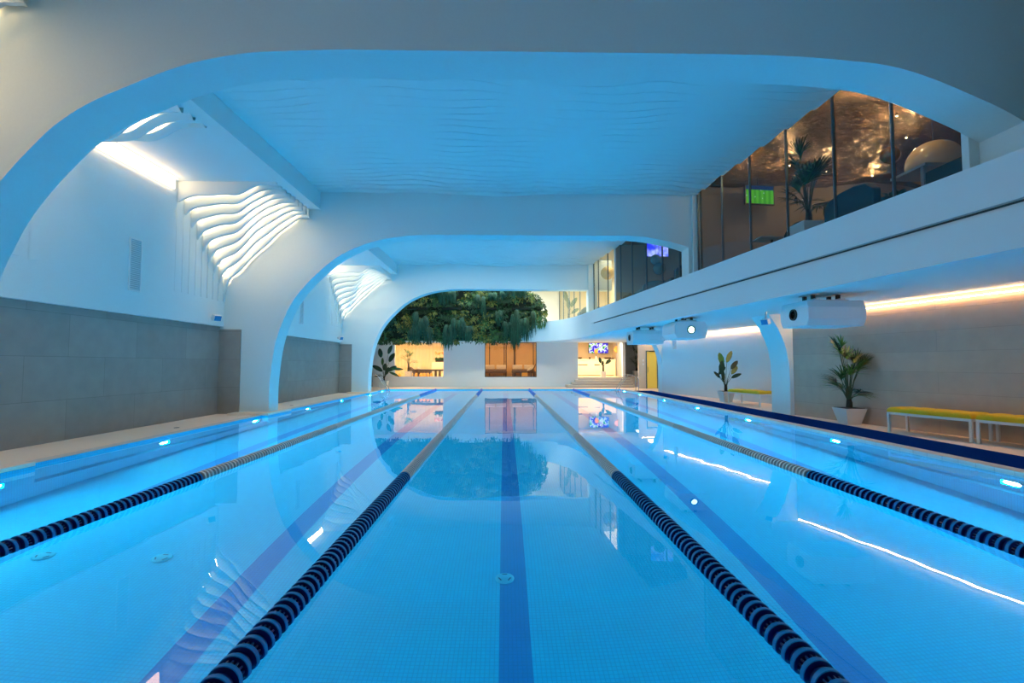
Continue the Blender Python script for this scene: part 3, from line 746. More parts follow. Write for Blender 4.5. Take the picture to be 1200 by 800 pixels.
# ------------------------------------------------------------------ glazing of the upper lounge
def glazing(nm, y0, y1, ms, wide=()):
    g = MB(); g.add([(glassx(y0),y0,3.62),(glassx(y1),y1,3.62),(glassx(y1),y1,6.5),(glassx(y0),y0,6.5)], [(0,1,2,3)])
    o = struct(g, nm, M['glass'])
    for y in ms:
        q = MB(); wd = 0.10 if y in wide else 0.025
        q.box(glassx(y)-0.03, glassx(y)+0.015, y-wd/2, y+wd/2, 3.6, 6.4); q.build('mullion', M['plaster_far'] if y in wide else M['mullion'], o)
glazing('window_3', Y1b+0.1, Y2a-0.05, (7.35, 8.5, 9.72, 10.94, 12.08, 13.28))
glazing('window_4', Y2b, Y3a-0.05, (14.4, 15.57, 16.84, 18.16, 19.4, 20.05, 20.96, 22.3, 23.0), wide=(20.05,))
glazing('window_5', Y3b, 30.3, (25.5, 26.7, 27.8, 29.2, 30.25))

# upper lounge shell
def foil(x0f, x1, y0, y1, z):
    m = MB(); nx, ny = 60, 60; rnd = random.Random(3)
    for j in range(ny+1):
        y = y0+(y1-y0)*j/ny
        for i in range(nx+1):
            xa = glassx(y)+0.02; x = xa+(x1-xa)*i/nx
            zz = z + 0.05*math.sin(2.1*x+1.3*y)+0.05*math.sin(1.1*x-2.7*y+1)+rnd.uniform(-0.02,0.02)
            m.v.append((x,y,zz))
    for j in range(ny):
        for i in range(nx):
            a = j*(nx+1)+i; m.f.append((a,a+1,a+nx+2,a+nx+1)); m.m.append(0)
    struct(m, 'ceiling', M['foil'], smooth=True, angle=180)
foil(0, 13.0, Y1b, 13.3, 6.42)
foil(0, 11.0, 14.0, 20.3, 6.42)
m = MB(); m.box(5.55, 13.0, 13.3, 13.5, 3.6, 6.6); m.box(13.0, 13.2, Y1b, 13.5, 3.6, 6.6); struct(m, 'wall_back', M['brown_wall'])
m = MB(); m.box(9.6, 9.8, 14.0, 20.2, 3.6, 6.6); m.box(4.75, 9.8, 20.15, 20.3, 3.6, 6.6); struct(m, 'wall_back', M['brown_wall'])
m = MB(); m.box(6.4, 6.6, 20.3, 30.6, 3.6, 6.6); m.box(3.5, 6.6, 30.35, 30.5, 3.6, 6.6); m.box(4.3,6.6,20.3,30.5,6.45,6.6); struct(m, 'wall_right', M['cream_wall'])
# ------------------------------------------------------------------ benches
def bench(loc, rz, L, lab):
    t = thing('bench', lab, 'bench', loc, rz, 'white benches with lime cushions')
    W = 0.56; h = 0.40; s = 0.045
    for a, b2 in ((0,0),(L-s,0),(0,W-s),(L-s,W-s)):
        m = MB(); m.box(a, a+s, b2, b2+s, 0, h-s); m.build('leg', M['white_metal'], t, bevel=0.003)
    m = MB(); m.box(0, L, 0, s, h-s, h); m.box(0, L, W-s, W, h-s, h); m.box(0, s, s, W-s, h-s, h); m.box(L-s, L, s, W-s, h-s, h)
    for k in range(1, 6): m.box(k*L/6-0.02, k*L/6+0.02, s, W-s, h-0.03, h-0.005)
    m.build('frame', M['white_metal'], t, bevel=0.003)
    m = MB(); N = 5; w_ = L/N
    nx, ny = 60, 14
    vs = []; 
    def hgt(x, y):
        ex = min(x, L-x)/0.05; ey = min(y, W-y)/0.05; e = min(1, ex)*1.0; f_ = min(1, ey)
        r = math.sqrt(max(0, 1-(1-min(1,ex))**2))*math.sqrt(max(0, 1-(1-min(1,ey))**2))
        tuft = 0.012*abs(math.sin(PI*x/w_))**0.5
        return h+0.045+0.045*r+tuft*r
    for zt in (0, 1):
        for j in range(ny+1):
            for i in range(nx+1):
                x = L*(0.5-0.5*math.cos(PI*i/nx)) if False else L*i/nx; y = W*(0.5-0.5*math.cos(PI*j/ny))
                if i in (0,): x = 0.004
                vs.append((x-0.0, y, hgt(x, y) if zt else h+0.002))
    o = (nx+1)*(ny+1); fs = []
    for j in range(ny):
        for i in range(nx):
            a = j*(nx+1)+i; fs.append((o+a,o+a+1,o+a+nx+2,o+a+nx+1)); fs.append((a,a+nx+1,a+nx+2,a+1))
    for i in range(nx): fs.append((i,i+1,o+i+1,o+i)); a = ny*(nx+1)+i; fs.append((a+1,a,o+a,o+a+1))
    for j in range(ny): a = j*(nx+1); fs.append((a+nx+1,a,o+a,o+a+nx+1)); a += nx; fs.append((a,a+nx+1,o+a+nx+1,o+a))
    m.add(vs, fs); m.build('cushion', M['lime'], t, smooth=True, angle=60)
    return t
# local +x runs towards the camera along the wall, local +y towards the wall
def along(slope): return math.atan2(-1, slope)
bz = along(0.30)
bench((7.633, 9.577, DK), bz, 1.40, 'long white bench with lime cushion, the one right of the potted palm')
bench((8.060, 8.190, DK), bz, 1.40, 'white lime-cushioned bench cut by the right edge of the photo')
bench((7.774, 16.746, DK), along(0.20), 1.55, 'small far white bench with lime cushion beside the big-leaved plant')

# ------------------------------------------------------------------ plants
def blade(m, base, direction, up, L, W, mt, droop=0.3, n=5, fold=0.15):
    d_ = Vector(direction).normalized(); side = d_.cross(Vector(up))
    if side.length < 1e-3: side = Vector((1,0,0))
    side.normalize(); nrm = side.cross(d_); p_ = Vector(base); vs = []
    for i in range(n+1):
        t = i/n; w_ = W*math.sin(PI*min(1, 0.08+0.92*t))**0.75 if i < n else 0.0005
        c = p_ + d_*L*t - Vector((0,0,1))*droop*L*t*t
        vs += [c - side*w_/2 + nrm*fold*w_, c, c + side*w_/2 + nrm*fold*w_]
    m.add(vs, [(i*3+k, i*3+k+1, i*3+k+4, i*3+k+3) for i in range(n) for k in (0,1)], mt)
def planter(t, w0, w1, h, rz=0, inner=True):
    m = MB(); m.frustum(w0, w1, h, None, rz); m.build('pot', M['pot'], t, bevel=0.006)
    m = MB(); m.frustum(w1-0.06, w1-0.06, 0.012, None, rz, h-0.004); m.build('soil', M['soil'], t)
def palm(t, h0, H_, R, nf, seed, mats, trunk_h=0.18, wl=1.0, lim=None):
    rnd = random.Random(seed)
    m = MB(); m.tube([(0,0,h0-0.02),(0.01,0,h0+trunk_h*0.6),(0,0,h0+trunk_h)], [0.07,0.06,0.045], 10)
    m.build('trunk', M['trunk'], t, smooth=True)
    lv = MB(); st = MB()
    for k in range(nf):
        a = 2*PI*k/nf*1.618*1.0 + rnd.uniform(-.3,.3); top = h0 + trunk_h + (H_-h0-trunk_h)*(0.04+0.78*(k+0.5)/nf)
        rr = R*(0.24+0.26*rnd.random())*(1.1-0.55*k/nf)
        b0 = Vector((0.02*math.cos(a),0.02*math.sin(a),h0+trunk_h*0.8)); b1 = Vector((rr*0.45*math.cos(a), rr*0.45*math.sin(a), (h0+trunk_h)*0.45+top*0.55)); b2 = Vector((rr*math.cos(a), rr*math.sin(a), top))
        st.tube([b0, b1, b2], [0.011,0.008,0.005], 5)
        dirv = (b2-b1).normalized(); dirv = (dirv + Vector((math.cos(a), math.sin(a), 0))*0.25).normalized()
        mt = rnd.choice(mats); nl = 15
        FL = R*0.72
        side = dirv.cross(Vector((0,0,1))); side.normalize()
        for i in range(nl):
            ang = (i/(nl-1)-0.5)*2.5; 
            dl = dirv*math.cos(ang) + side*math.sin(ang) + Vector((0,0,rnd.uniform(-.05,.15)))
            base = b2 - dirv*0.05*abs(math.cos(ang))
            blade(lv, base, dl, (0,0,1), FL*(0.75+0.35*math.cos(ang))*rnd.uniform(.85,1.1), 0.024*wl, mt, droop=0.22+0.1*rnd.random(), n=4)
    if lim:
        for q in (st, lv):
            for i, (x, y, z) in enumerate(q.v):
                e = lim[0]*x + lim[1]*y - lim[2]
                if e > 0: x -= e*0.93*lim[0]; y -= e*0.93*lim[1]
                q.v[i] = (x, y, z)
    st.build('stem', M['stem'], t); lv.build('frond', None, t)
def bigleaf(t, h0, leaves, mats, seed=1, trunk=0.25):
    """leaves: (azimuth, reach, height, length, width, mat index, tilt)"""
    rnd = random.Random(seed)
    m = MB(); m.tube([(0,0,h0-0.02),(0,0,h0+trunk)], [0.06,0.05], 10); m.build('trunk', M['trunk'], t, smooth=True)
    for az, reach, z, L, W, mi, tilt in leaves:
        ca, sa = math.cos(az), math.sin(az)
        b2 = Vector((reach*ca, reach*sa, z)); b1 = Vector((reach*0.35*ca, reach*0.35*sa, h0+trunk*0.5+(z-h0)*0.4)); b0 = Vector((0.02*ca,0.02*sa,h0+trunk*0.5))
        s_ = MB(); s_.tube([b0,b1,b2], [0.014,0.010,0.007], 6); so = s_.build('stem', M['stem'], t)
        lf = MB(); dv = Vector((math.cos(tilt)*ca, math.cos(tilt)*sa, math.sin(tilt)))
        side = dv.cross(Vector((0,-1,0.25))); side.normalize(); nrm = side.cross(dv); n = 10; vs = []
        for i in range(n+1):
            q = i/n; w_ = W*(math.sin(PI*min(1,q*0.97+0.03))**0.6)*(1-0.25*q) if i < n else 0.001
            c = b2 + dv*L*q - Vector((0,0,1))*0.12*L*q*q
            rp = 0.012*math.sin(i*2.2)
            vs += [c - side*w_/2 + nrm*(0.10*w_+rp), c - side*w_/4 + nrm*0.04*w_, c, c + side*w_/4 + nrm*0.04*w_, c + side*w_/2 + nrm*(0.10*w_-rp)]
        lf.add(vs, [(i*5+k, i*5+k+1, i*5+k+6, i*5+k+5) for i in range(n) for k in range(4)]); lf.build('leaf', mats[mi], t, smooth=True, angle=80)

# near palm on the right walkway
t = thing('potted_palm', 'tall potted palm in a tapered white square pot left of the long bench', 'plant', (7.80, 10.86, DK), 0)
planter(t, 0.30, 0.48, 0.36, 0.0); palm(t, 0.36, 2.05, 0.66, 22, 4, [M['leaf'], M['leaf'], M['leaf_dark'], M['leaf_gold'], M['leaf_bright']], 0.2, 1.15, (1, .218, .33))
# far big-leaved plant on the right walkway
t = thing('potted_banana_plant', 'dark broad-leaved plant in a white square pot left of the small far bench', 'plant', (7.99, 17.35, DK), 0)
planter(t, 0.30, 0.44, 0.38, 0.1)
D = PI/180
LV = [(170*D,.10,1.33,.52,.24,0,78*D),(20*D,.06,1.42,.55,.20,1,62*D),(178*D,.16,1.00,.56,.25,2,95*D),(8*D,.22,1.18,.45,.19,2,52*D),(182*D,.26,0.98,.42,.15,2,140*D-PI/2+80*D),(15*D,.26,1.00,.42,.18,1,50*D),
      (185*D,.22,0.86,.36,.13,2,50*D),(350*D,.20,0.86,.40,.15,2,30*D),(200*D,.10,.75,.5,.16,2,85*D)]
bigleaf(t, 0.38, LV, [M['leaf_bright'], M['leaf_gold'], M['leaf_dark']], 2)
# strelitzia left of the first window
t = thing('potted_strelitzia', 'tall dark big-leaved plant in white pot by the left pool ladder', 'plant', (-6.84, 27.8, DK), 0)
planter(t, 0.34, 0.46, 0.42, 0)
LV = [(165*D,.20,1.75,.60,.30,0,80*D),(20*D,.22,1.95,.62,.26,0,70*D),(12*D,.28,1.50,.66,.32,0,62*D),(170*D,.10,1.30,.50,.18,1,120*D-PI/2+60*D),(175*D,.10,.95,.75,.28,0,35*D),(8*D,.22,.95,.62,.28,0,38*D),
      (2*D,.40,1.08,.70,.20,1,5*D),(4*D,.30,.90,.60,.16,1,-18*D),(180*D,.15,.70,.50,.18,0,8*D),(90*D,.1,1.0,.5,.3,0,70*D),(350*D,.1,.75,.55,.25,0,70*D)]
bigleaf(t, 0.42, LV, [M['leaf_dark'], M['leaf']], 5)
# palm in the corridor
t = thing('potted_palm', 'dark palm in a white pot in the grey corridor left of the amber door', 'plant', (8.33, 30.3, 0.625), 0)
planter(t, 0.30, 0.42, 0.36, 0); palm(t, 0.36, 2.05, 0.62, 13, 9, [M['leaf_dark']])
# plants in the lower lounge
t = thing('potted_palm', 'small bright green palm in a pale pot inside the left opening', 'plant', (-5.95, 30.3, LF), 0)
planter(t, 0.30, 0.42, 0.34, 0); palm(t, 0.34, 1.75, 0.60, 11, 12, [M['leaf_bright'], M['leaf_gold'], M['leaf']], 0.5)
t = thing('potted_fig', 'little plant with four dark leaves in pale pot at the reception opening', 'plant', (6.12, 29.75, LF), 0)
planter(t, 0.26, 0.34, 0.34, 0)
bigleaf(t, 0.34, [(175*D,.16,.85,.42,.22,0,30*D+50*D),(190*D,.05,.70,.34,.18,0,95*D),(5*D,.14,.80,.46,.20,0,35*D),(15*D,.20,.85,.42,.18,0,45*D)], [M['leaf_dark']], 3, 0.4)
# planter with orange flowers
t = thing('flower_planter', 'planter of orange flowers on a cream plinth at the right of the left opening', 'planter', (-4.15, 31.0, LF), 0)
m = MB(); m.box(-0.42, 0.42, -0.2, 0.2, 0, 0.92); m.build('plinth', M['cream_wall'], t)
m = MB(); m.box(-0.2, 0.42, -0.17, 0.17, 0.92, 1.02); m.build('tray', M['dark_wood'], t)
f1 = MB(); f2 = MB(); rnd = random.Random(5)
for k in range(130):
    a = rnd.uniform(0, 2*PI); r = rnd.uniform(0.1, 0.42)
    blade(f1, (rnd.uniform(-.2,.38), rnd.uniform(-.1,.1), 1.0), (math.cos(a)*0.7, math.sin(a)*0.7, rnd.uniform(.3,1.4)), (0,0,1), rnd.uniform(.2,.45), .06, M['leaf'] if k % 2 else M['leaf_bright'])
for k in range(16): f2.sphere((rnd.uniform(-.25,.38), rnd.uniform(-.12,.12), rnd.uniform(1.42,1.56)), rnd.uniform(.04,.07), 6)
f1.build('foliage', None, t); f2.build('blossom', M['flower'], t, smooth=True)

# ------------------------------------------------------------------ green wall
GY = 25.32
t = thing('green_wall', 'dense green plant wall with hanging ferns above the far windows', 'plant wall', (0, GY, 0), 0)
rnd = random.Random(11)
def g_right(z):      # right silhouette of the planting
    pts = [(2.3,0.85),(2.6,0.95),(3.0,1.1),(3.6,1.9),(3.9,2.25),(4.3,2.2),(4.7,2.05),(5.0,1.8),(5.3,1.3),(6.1,0.9)]
    for (a, xa), (b2, xb) in zip(pts, pts[1:]):
        if z <= b2: return xa+(xb-xa)*max(0,(z-a))/(b2-a)
    return 0.9
m = MB(); poly = [(-7.7,2.62)] + [(g_right(2.62+0.1*i)-0.25, 2.62+0.1*i) for i in range(34)] + [(-7.7, 5.92)]
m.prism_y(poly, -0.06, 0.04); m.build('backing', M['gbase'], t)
def cluster(name, mats, n, x0, x1, z0, z1, size, hang, depthy):
    mb = MB()
    ctr = [(rnd.uniform(x0, x1), rnd.uniform(z0, z1), rnd.uniform(0.35, 1.0), rnd.choice(mats)) for _ in range(max(6, n//26))]
    for k in range(n):
        cx, cz, cy_, cm = rnd.choice(ctr)
        a = rnd.uniform(0, 2*PI); rad = abs(rnd.gauss(0, 0.11)); x = cx + rad*math.cos(a); z = cz + rad*math.sin(a)*0.9
        z = min(max(z, z0), z1)
        if x > g_right(z): continue
        y = -0.05 - depthy*cy_*max(0.05, 1-(rad/0.24)**2) - rnd.uniform(0, 0.04)
        dv = Vector((math.cos(a)*1.0, -0.55, math.sin(a)*0.8-hang))
        mats_ = mats; mats = [cm, cm, rnd.choice(mats_)] if isinstance(mats_, list) else mats_
        blade(mb, (x, y, z), dv, (0,-1,0.2), size*rnd.uniform(.6,1.3), size*rnd.uniform(.35,.6), mats[rnd.randrange(len(mats))], droop=0.3, n=2)
        mats = mats_
    mb.build(name, None, t)
for i in range(10):
    x0 = -7.6 + i*1.0; mats = [[M['g1'], M['g2'], M['g3']], [M['g1'], M['g1'], M['g2']], [M['g2'], M['g3'], M['g1'], M['g1']]][i % 3]
    if x0 < 2.4:
        cluster('foliage', mats, 800, x0, x0+1.05, 2.50, 4.15, 0.13, 0.3, 0.32)
        cluster('foliage', mats[::-1], 700, x0, x0+1.05, 4.45, 5.95, 0.13, 0.3, 0.36)
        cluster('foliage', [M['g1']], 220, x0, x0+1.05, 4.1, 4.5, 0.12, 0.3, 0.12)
def fern(x, z, w_, L, dens):
    mb = MB(); ncl = max(2, int(w_*5))
    for c_ in range(ncl):
        cx = x + (c_+0.5)/ncl*w_ - w_/2 + rnd.uniform(-.05,.05); cz = z + rnd.uniform(-0.3*L, 0.12); LL = L*rnd.uniform(.45,.95)
        for k in range(46):
            l_ = LL*rnd.uniform(.35,1.0); sway = rnd.gauss(0, .10); out = rnd.uniform(.08,.30); y0 = -0.46 - rnd.uniform(0,.1); n = 6; vs = []
            for i in range(n+1):
                q = i/n; wd = 0.011*(1-q*0.6) + (0.006 if i % 2 else 0); c = Vector((cx + sway*(q**0.6), y0 - out*math.sin(q*PI*0.8), cz + 0.12*math.sin(min(1,q*2.2)*PI)*0.6 - l_*q**1.35))
                vs += [c-Vector((wd,0,0)), c+Vector((wd,0.01,0))]
            mb.add(vs, [(i*2,i*2+1,i*2+3,i*2+2) for i in range(n)], rnd.choice([M['fern'], M['fern'], M['g1'], M['fern_l']]))
    mb.build('hanging_fern', None, t)
for x, z, w_, L in ((-5.9,4.3,.5,1.3),(-5.0,5.5,.7,1.0),(-4.2,4.1,.7,1.6),(-3.75,5.5,.5,.9),(-2.9,5.4,.9,1.2),(-2.55,3.75,1.0,1.5),(-1.2,4.9,.55,1.5),(-.6,5.2,.4,.8),(.0,5.3,.4,.8),(.75,5.5,.6,1.0),(.55,4.1,.5,1.9),(1.35,4.0,.5,1.5),(1.0,3.9,.3,1.3),(-4.1,3.6,.9,1.3),(-3.3,5.5,.9,1.1),(-1.9,3.6,.6,1.2),(-.3,4.2,.4,1.2),(.2,3.6,.4,1.2),(.6,3.5,.5,1.5),(-6.3,5.0,.6,1.4),(-6.9,4.2,.6,1.4),(-4.7,3.4,.3,1.0)):
    fern(x, z, w_, L, int(170*w_))
m = MB()
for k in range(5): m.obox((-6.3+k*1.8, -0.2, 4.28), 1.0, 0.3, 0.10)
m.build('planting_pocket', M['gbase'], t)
tr = MB()
for k in range(60):
    x = rnd.uniform(1.5, 2.2); blade(tr, (x, -0.3, 3.9-rnd.random()*0.5), (rnd.uniform(-.4,.4), -.3, -1), (0,-1,0), .18, .07, M['g2'], n=2)
tr.build('trailing_vine', None, t)

# ------------------------------------------------------------------ projectors
def projector(cx, cy, rz, lit, lab):
    """lens looks along local -y; box 0.87 wide, 1.1 long"""
    t = thing('projector', lab, 'projector', (cx, cy, 2.10), rz, 'white projector boxes under the balcony')
    W, L, h, c = 0.90, 1.08, 0.47, 0.13
    m = MB(); sec = [(-W/2+c*.5,0),(W/2-c*.5,0),(W/2,c),(W/2,h-c),(W/2-c*.5,h),(-W/2+c*.5,h),(-W/2,h-c),(-W/2,c)]
    m.prism_y(sec, 0, L); m.build('housing', M['box_w'], t, bevel=0.012)
    m = MB(); m.box(-W/2+0.1, W/2-0.1, 0.25, L-0.25, h, h+0.02); 
    m.build('top_plate', M['channel'], t)
    m = MB(); m.lathe([(0.001,-0.004),(0.085,-0.004)], 32, M['beam_lens'] if lit else M['lensglass'], 'Y', (0,0,h*0.5)); m.build('lens', None, t)
    m = MB(); m.lathe([(0.085,-0.001),(0.085,-0.03),(0.108,-0.03),(0.112,0.002)], 32, M['black'], 'Y', (0,0,h*0.5)); m.build('lens_ring', None, t, smooth=True)
    for q in (0.3, L-0.3):
        m = MB(); m.box(-0.25, 0.25, q-0.05, q+0.05, h+0.02, h+0.055, M['channel']); m.box(-0.16, -0.1, q-0.03, q+0.03, h+0.05, CE-2.10, M['black']); m.box(0.1, 0.16, q-0.03, q+0.03, h+0.05, CE-2.10, M['black'])
        m.box(-0.22, 0.22, q-0.06, q+0.06, CE-2.10-0.015, CE-2.10, M['channel']); m.build('mount', None, t)
    return t
projector(5.60, 9.22, -PI/2, False, 'white projector box with black round lens, nearest on the right')
projector(5.16, 13.22, 0.0, True, 'white projector box with a glowing lens facing the camera')
projector(4.50, 17.20, -PI/2, False, 'farthest white projector box, in front of the amber door')

def flood(loc, rz, lab, tilt=0.35, wall=True, grp='small square wall floodlights'):
    t = thing('floodlight', lab, 'floodlight', loc, rz, grp)
    m = MB(); m.obox((0,0,0), 0.20, 0.12, 0.16, 0, None, rx=tilt); m.build('housing', M['box_w'], t, bevel=0.01)
    m = MB(); R = Matrix.Rotation(tilt, 3, 'X'); c = R @ Vector((0,-0.062,0)); m.obox(c, 0.17, 0.006, 0.13, 0, None, rx=tilt); m.build('glass_face', M['flood_face'], t)
    m = MB()
    if wall: m.box(-0.03, 0.03, 0.03, 0.25, -0.03, 0.03)
    else: m.tube([(0,0.0,0.05),(0,0.03,0.25)], 0.02)
    m.build('bracket', M['channel'], t)
    return t
flood((-7.52, 12.75, 2.60), PI/2-0.5, 'small floodlight on the left wall in front of the second arch')
flood((-7.52, 22.4, 2.60), PI/2-0.5, 'small floodlight on the left wall in front of the third arch')
flood((6.65, 12.15, 2.47), -PI/2+0.5, 'small floodlight under the balcony beside the arched pier', wall=False)
flood((6.75, 20.2, 2.47), -PI/2+0.5, 'small floodlight under the balcony behind the middle projector box', wall=False)
m = MB(); m.box(7.0, 7.14, 19.9, 20.0, 2.02, 2.40); m.box(7.05, 7.09, 19.93, 19.97, 2.40, CE)
tag(m.build('column_speaker', M['box_w'], bevel=0.01), 'slim white hanging speaker behind the glowing projector', 'speaker')
# wall grille on the left wall
t = thing('air_grille', 'tall white slatted air grille on the left wall', 'air vent', (-7.70, 9.97, 2.90), 0)
m = MB(); m.box(0, .02, 0, .34, 0, .03); m.box(0, .02, 0, .34, 1.08, 1.11); m.box(0, .02, 0, .03, .03, 1.08); m.box(0, .02, .31, .34, .03, 1.08); m.build('frame', M['grille'], t)
m = MB(); m.box(0.001, .004, .03, .31, .03, 1.08); m.build('backing', M['grille_b'], t)
m = MB()
for k in range(26): m.obox((0.012, .17, .05+k*.040), .018, .28, .012, 0, None, ry=0.5)
m.build('slats', M['grille'], t)
# a second grille beyond the next arch
g2 = copy_tree(t, (-7.70, 18.3, 2.90), 0, 'tall white air grille on the left wall behind the second arch')
# drains on the left deck
for y, lab in ((6.75, 'small dark drain on the left deck nearest the camera'), (10.47, 'small dark drain on the left deck between the first two arches'), (16.05, 'small dark drain on the left deck behind the second arch')):
    m = MB(); m.lathe([(0.001,0.004),(0.05,0.004),(0.055,0.0)], 20, None, 'Z', (-6.95, y, DK))
    tag(m.build('floor_drain', M['slot']), lab, 'drain', 'deck drains')
# ceiling diffusers over the walkway
for (x, y), lab in (((8.0, 9.45), 'flush oval vent in the walkway ceiling above the long bench'), ((8.35, 7.6), 'flush oval vent in the walkway ceiling at the right edge of the photo')):
    m = MB(); m.lathe([(0.001,0.0),(0.09,-0.006),(0.16,-0.012),(0.19,0.0)], 24, None, 'Z', (x, y, CE-0.001))
    tag(m.build('ceiling_vent', M['grille'], smooth=True), lab, 'air vent', 'round ceiling vents')

# ------------------------------------------------------------------ pool ladders
def ladder(x_deck, x_water, y, lab):
    sx = 1 if x_water < x_deck else -1
    t = thing('pool_ladder', lab, 'pool ladder', (0, 0, 0), 0)
    for dy in (0, 0.5):
        P_ = [(x_deck,y+dy,DK),(x_deck,y+dy,0.62),(x_deck-sx*0.03,y+dy,0.72),(x_deck-sx*0.10,y+dy,0.77),(x_deck-sx*0.45,y+dy,0.86),(x_deck-sx*0.54,y+dy,0.84),(x_water+sx*0.06,y+dy,0.20),(x_water,y+dy,0.08),(x_water,y+dy,-1.0)]
        m = MB(); m.tube(P_, 0.021, 10); m.build('rail', M['steel'], t, smooth=True)
        m = MB(); m.lathe([(0.022,0.02),(0.05,0.012),(0.055,0)], 16, None, 'Z', (x_deck,y+dy,DK)); m.build('flange', M['steel'], t)
    for z in (-0.3, -0.6, -0.9):
        m = MB(); m.box(x_water-0.04, x_water+0.04, y+0.02, y+0.48, z-0.015, z+0.015); m.build('rung', M['steel'], t)
ladder(-7.0, -5.95, 24.85, 'steel pool ladder at the far left corner of the pool')
ladder(6.95, 5.9, 24.95, 'steel pool ladder at the far right corner by the steps')

# ------------------------------------------------------------------ lower lounge furniture
def daybed(loc, w_, d_, lab, grp, dark=True, cush=2):
    t = thing('daybed', lab, 'daybed', loc, 0, grp)
    m = MB(); m.box(-w_/2, w_/2, -d_/2, d_/2, 0.20, 0.34); m.build('base', M['dark_wood'], t, bevel=0.01)
    for a in (-1, 1):
        for b2 in (-1, 1):
            m = MB(); m.box(a*(w_/2-0.08)-0.03, a*(w_/2-0.08)+0.03, b2*(d_/2-0.08)-0.03, b2*(d_/2-0.08)+0.03, 0, 0.20); m.build('leg', M['dark_wood'], t)
    m = MB(); m.box(-w_/2+0.03, w_/2-0.03, -d_/2+0.03, d_/2-0.03, 0.34, 0.46); m.build('mattress', M['cushion_d'] if dark else M['cushion'], t, bevel=0.03)
    for k in range(cush):
        cx = -w_/2 + (k+0.5)*w_/cush; m = MB(); m.obox((cx, d_/2-0.2, 0.60), w_/cush-0.12, 0.14, 0.26, 0, M['cushion'], rx=0.3); m.build('cushion', None, t, bevel=0.03)
    return t
daybed((-0.55, 31.3, LF), 1.5, 0.8, 'dark low sofa with pale cushions at the left of the middle opening', 'sofas in the middle opening')
daybed((1.25, 31.3, LF), 1.5, 0.8, 'dark low sofa with pale cushions at the right of the middle opening', 'sofas in the middle opening')
t = thing('chaise_longue', 'curved dark lounge chair in front of the right sofa in the middle opening', 'lounge chair', (1.25, 30.2, LF), 0)
pts = [(-0.75,0.38),(-0.2,0.36),(0.25,0.36),(0.45,0.42),(0.6,0.55),(0.72,0.80)]
m = MB(); c_ = catmull(pts, 6); m.prism_y(c_ + [(x, z-0.07) for x, z in reversed(c_)], -0.3, 0.3); m.build('seat', M['dark_wood'], t, smooth=True)
m = MB(); m.prism_y([(0.2,0.37),(0.45,0.45),(0.60,0.62),(0.45,0.60),(0.25,0.48)], -0.25, 0.25); m.build('pillow', M['cushion'], t)
for x in (-0.6, -0.2, 0.45, 0.68):
    m = MB(); m.box(x-0.03, x+0.03, -0.28, 0.28, 0, 0.32); m.build('leg', M['dark_wood'], t)
m = MB(); m.obox((1.32, 30.66, LF+0.12), 0.36, 0.3, 0.24); tag(m.build('cube_lamp', M['orange_glass'], bevel=0.02), 'small glowing orange cube under the curved lounge chair', 'lamp')
for x in (0.15, 1.0-0.25):
    m = MB(); m.tube([(x,31.8,LF),(x,31.8,LC)], 0.03, 8)
    tag(m.build('hanging_post', M['dark_wood']), 'thin dark vertical post %s in the middle opening' % ('left of the gap' if x < 0.5 else 'beside the right sofa'), 'post', 'posts between the sofas')
# left opening: loungers, table, lanterns
def sunbed(loc, lab, m2):
    t = thing('lounger', lab, 'lounger', loc, 0, 'loungers in the left opening')
    m = MB(); m.box(-0.7, 0.7, -0.3, 0.3, 0.24, 0.30); m.build('frame', M['dark_wood'], t)
    m = MB(); m.prism_y([(-0.7,0.30),(0.3,0.30),(0.7,0.30),(0.7,0.38),(-0.25,0.38),(-0.62,0.62),(-0.72,0.56)], -0.28, 0.28); m.build('mattress', m2, t, bevel=0.02)
    for x in (-0.6, 0.6):
        m = MB(); m.box(x-0.03, x+0.03, -0.28, 0.28, 0, 0.24); m.build('leg', M['dark_wood'], t)
sunbed((-4.95, 31.75, LF), 'lounger with pale mattress at the back of the left opening', M['cushion'])
sunbed((-5.35, 30.9, LF), 'lounger with brown mattress behind the long dark table in the left opening', M['cushion_d'])
t = thing('console_table', 'long dark wooden table in the left opening in front of the loungers', 'table', (-4.55, 29.95, LF), 0)
m = MB(); m.box(-1.05, 1.0, -0.2, 0.2, 0.36, 0.46); m.build('tabletop', M['dark_wood'], t)
for x in (-0.95, 0.35, 0.60, 0.90):
    m = MB(); m.box(x-0.05, x+0.05, -0.16, 0.16, 0, 0.36); m.build('leg', M['dark_wood'], t)
for k, x in enumerate((-6.35, -5.35, -5.05, -4.85, -4.62, -4.40)):
    m = MB(); m.lathe([(0.001,0),(0.07,0.01),(0.10,0.08),(0.085,0.17),(0.04,0.22),(0.045,0.25)], 14, None, 'Z', (x, 29.62, LF))
    tag(m.build('lantern', M['orange_glass'], smooth=True), ['round orange lantern left of the bright palm in the left opening', 'orange lantern just right of the bright palm pot', 'orange lantern under the left end of the long table', 'orange lantern under the long table, second from its left end', 'orange lantern under the long table, third from its left end', 'orange lantern under the long table, rightmost one'][k], 'lantern', 'orange lanterns in the left opening')
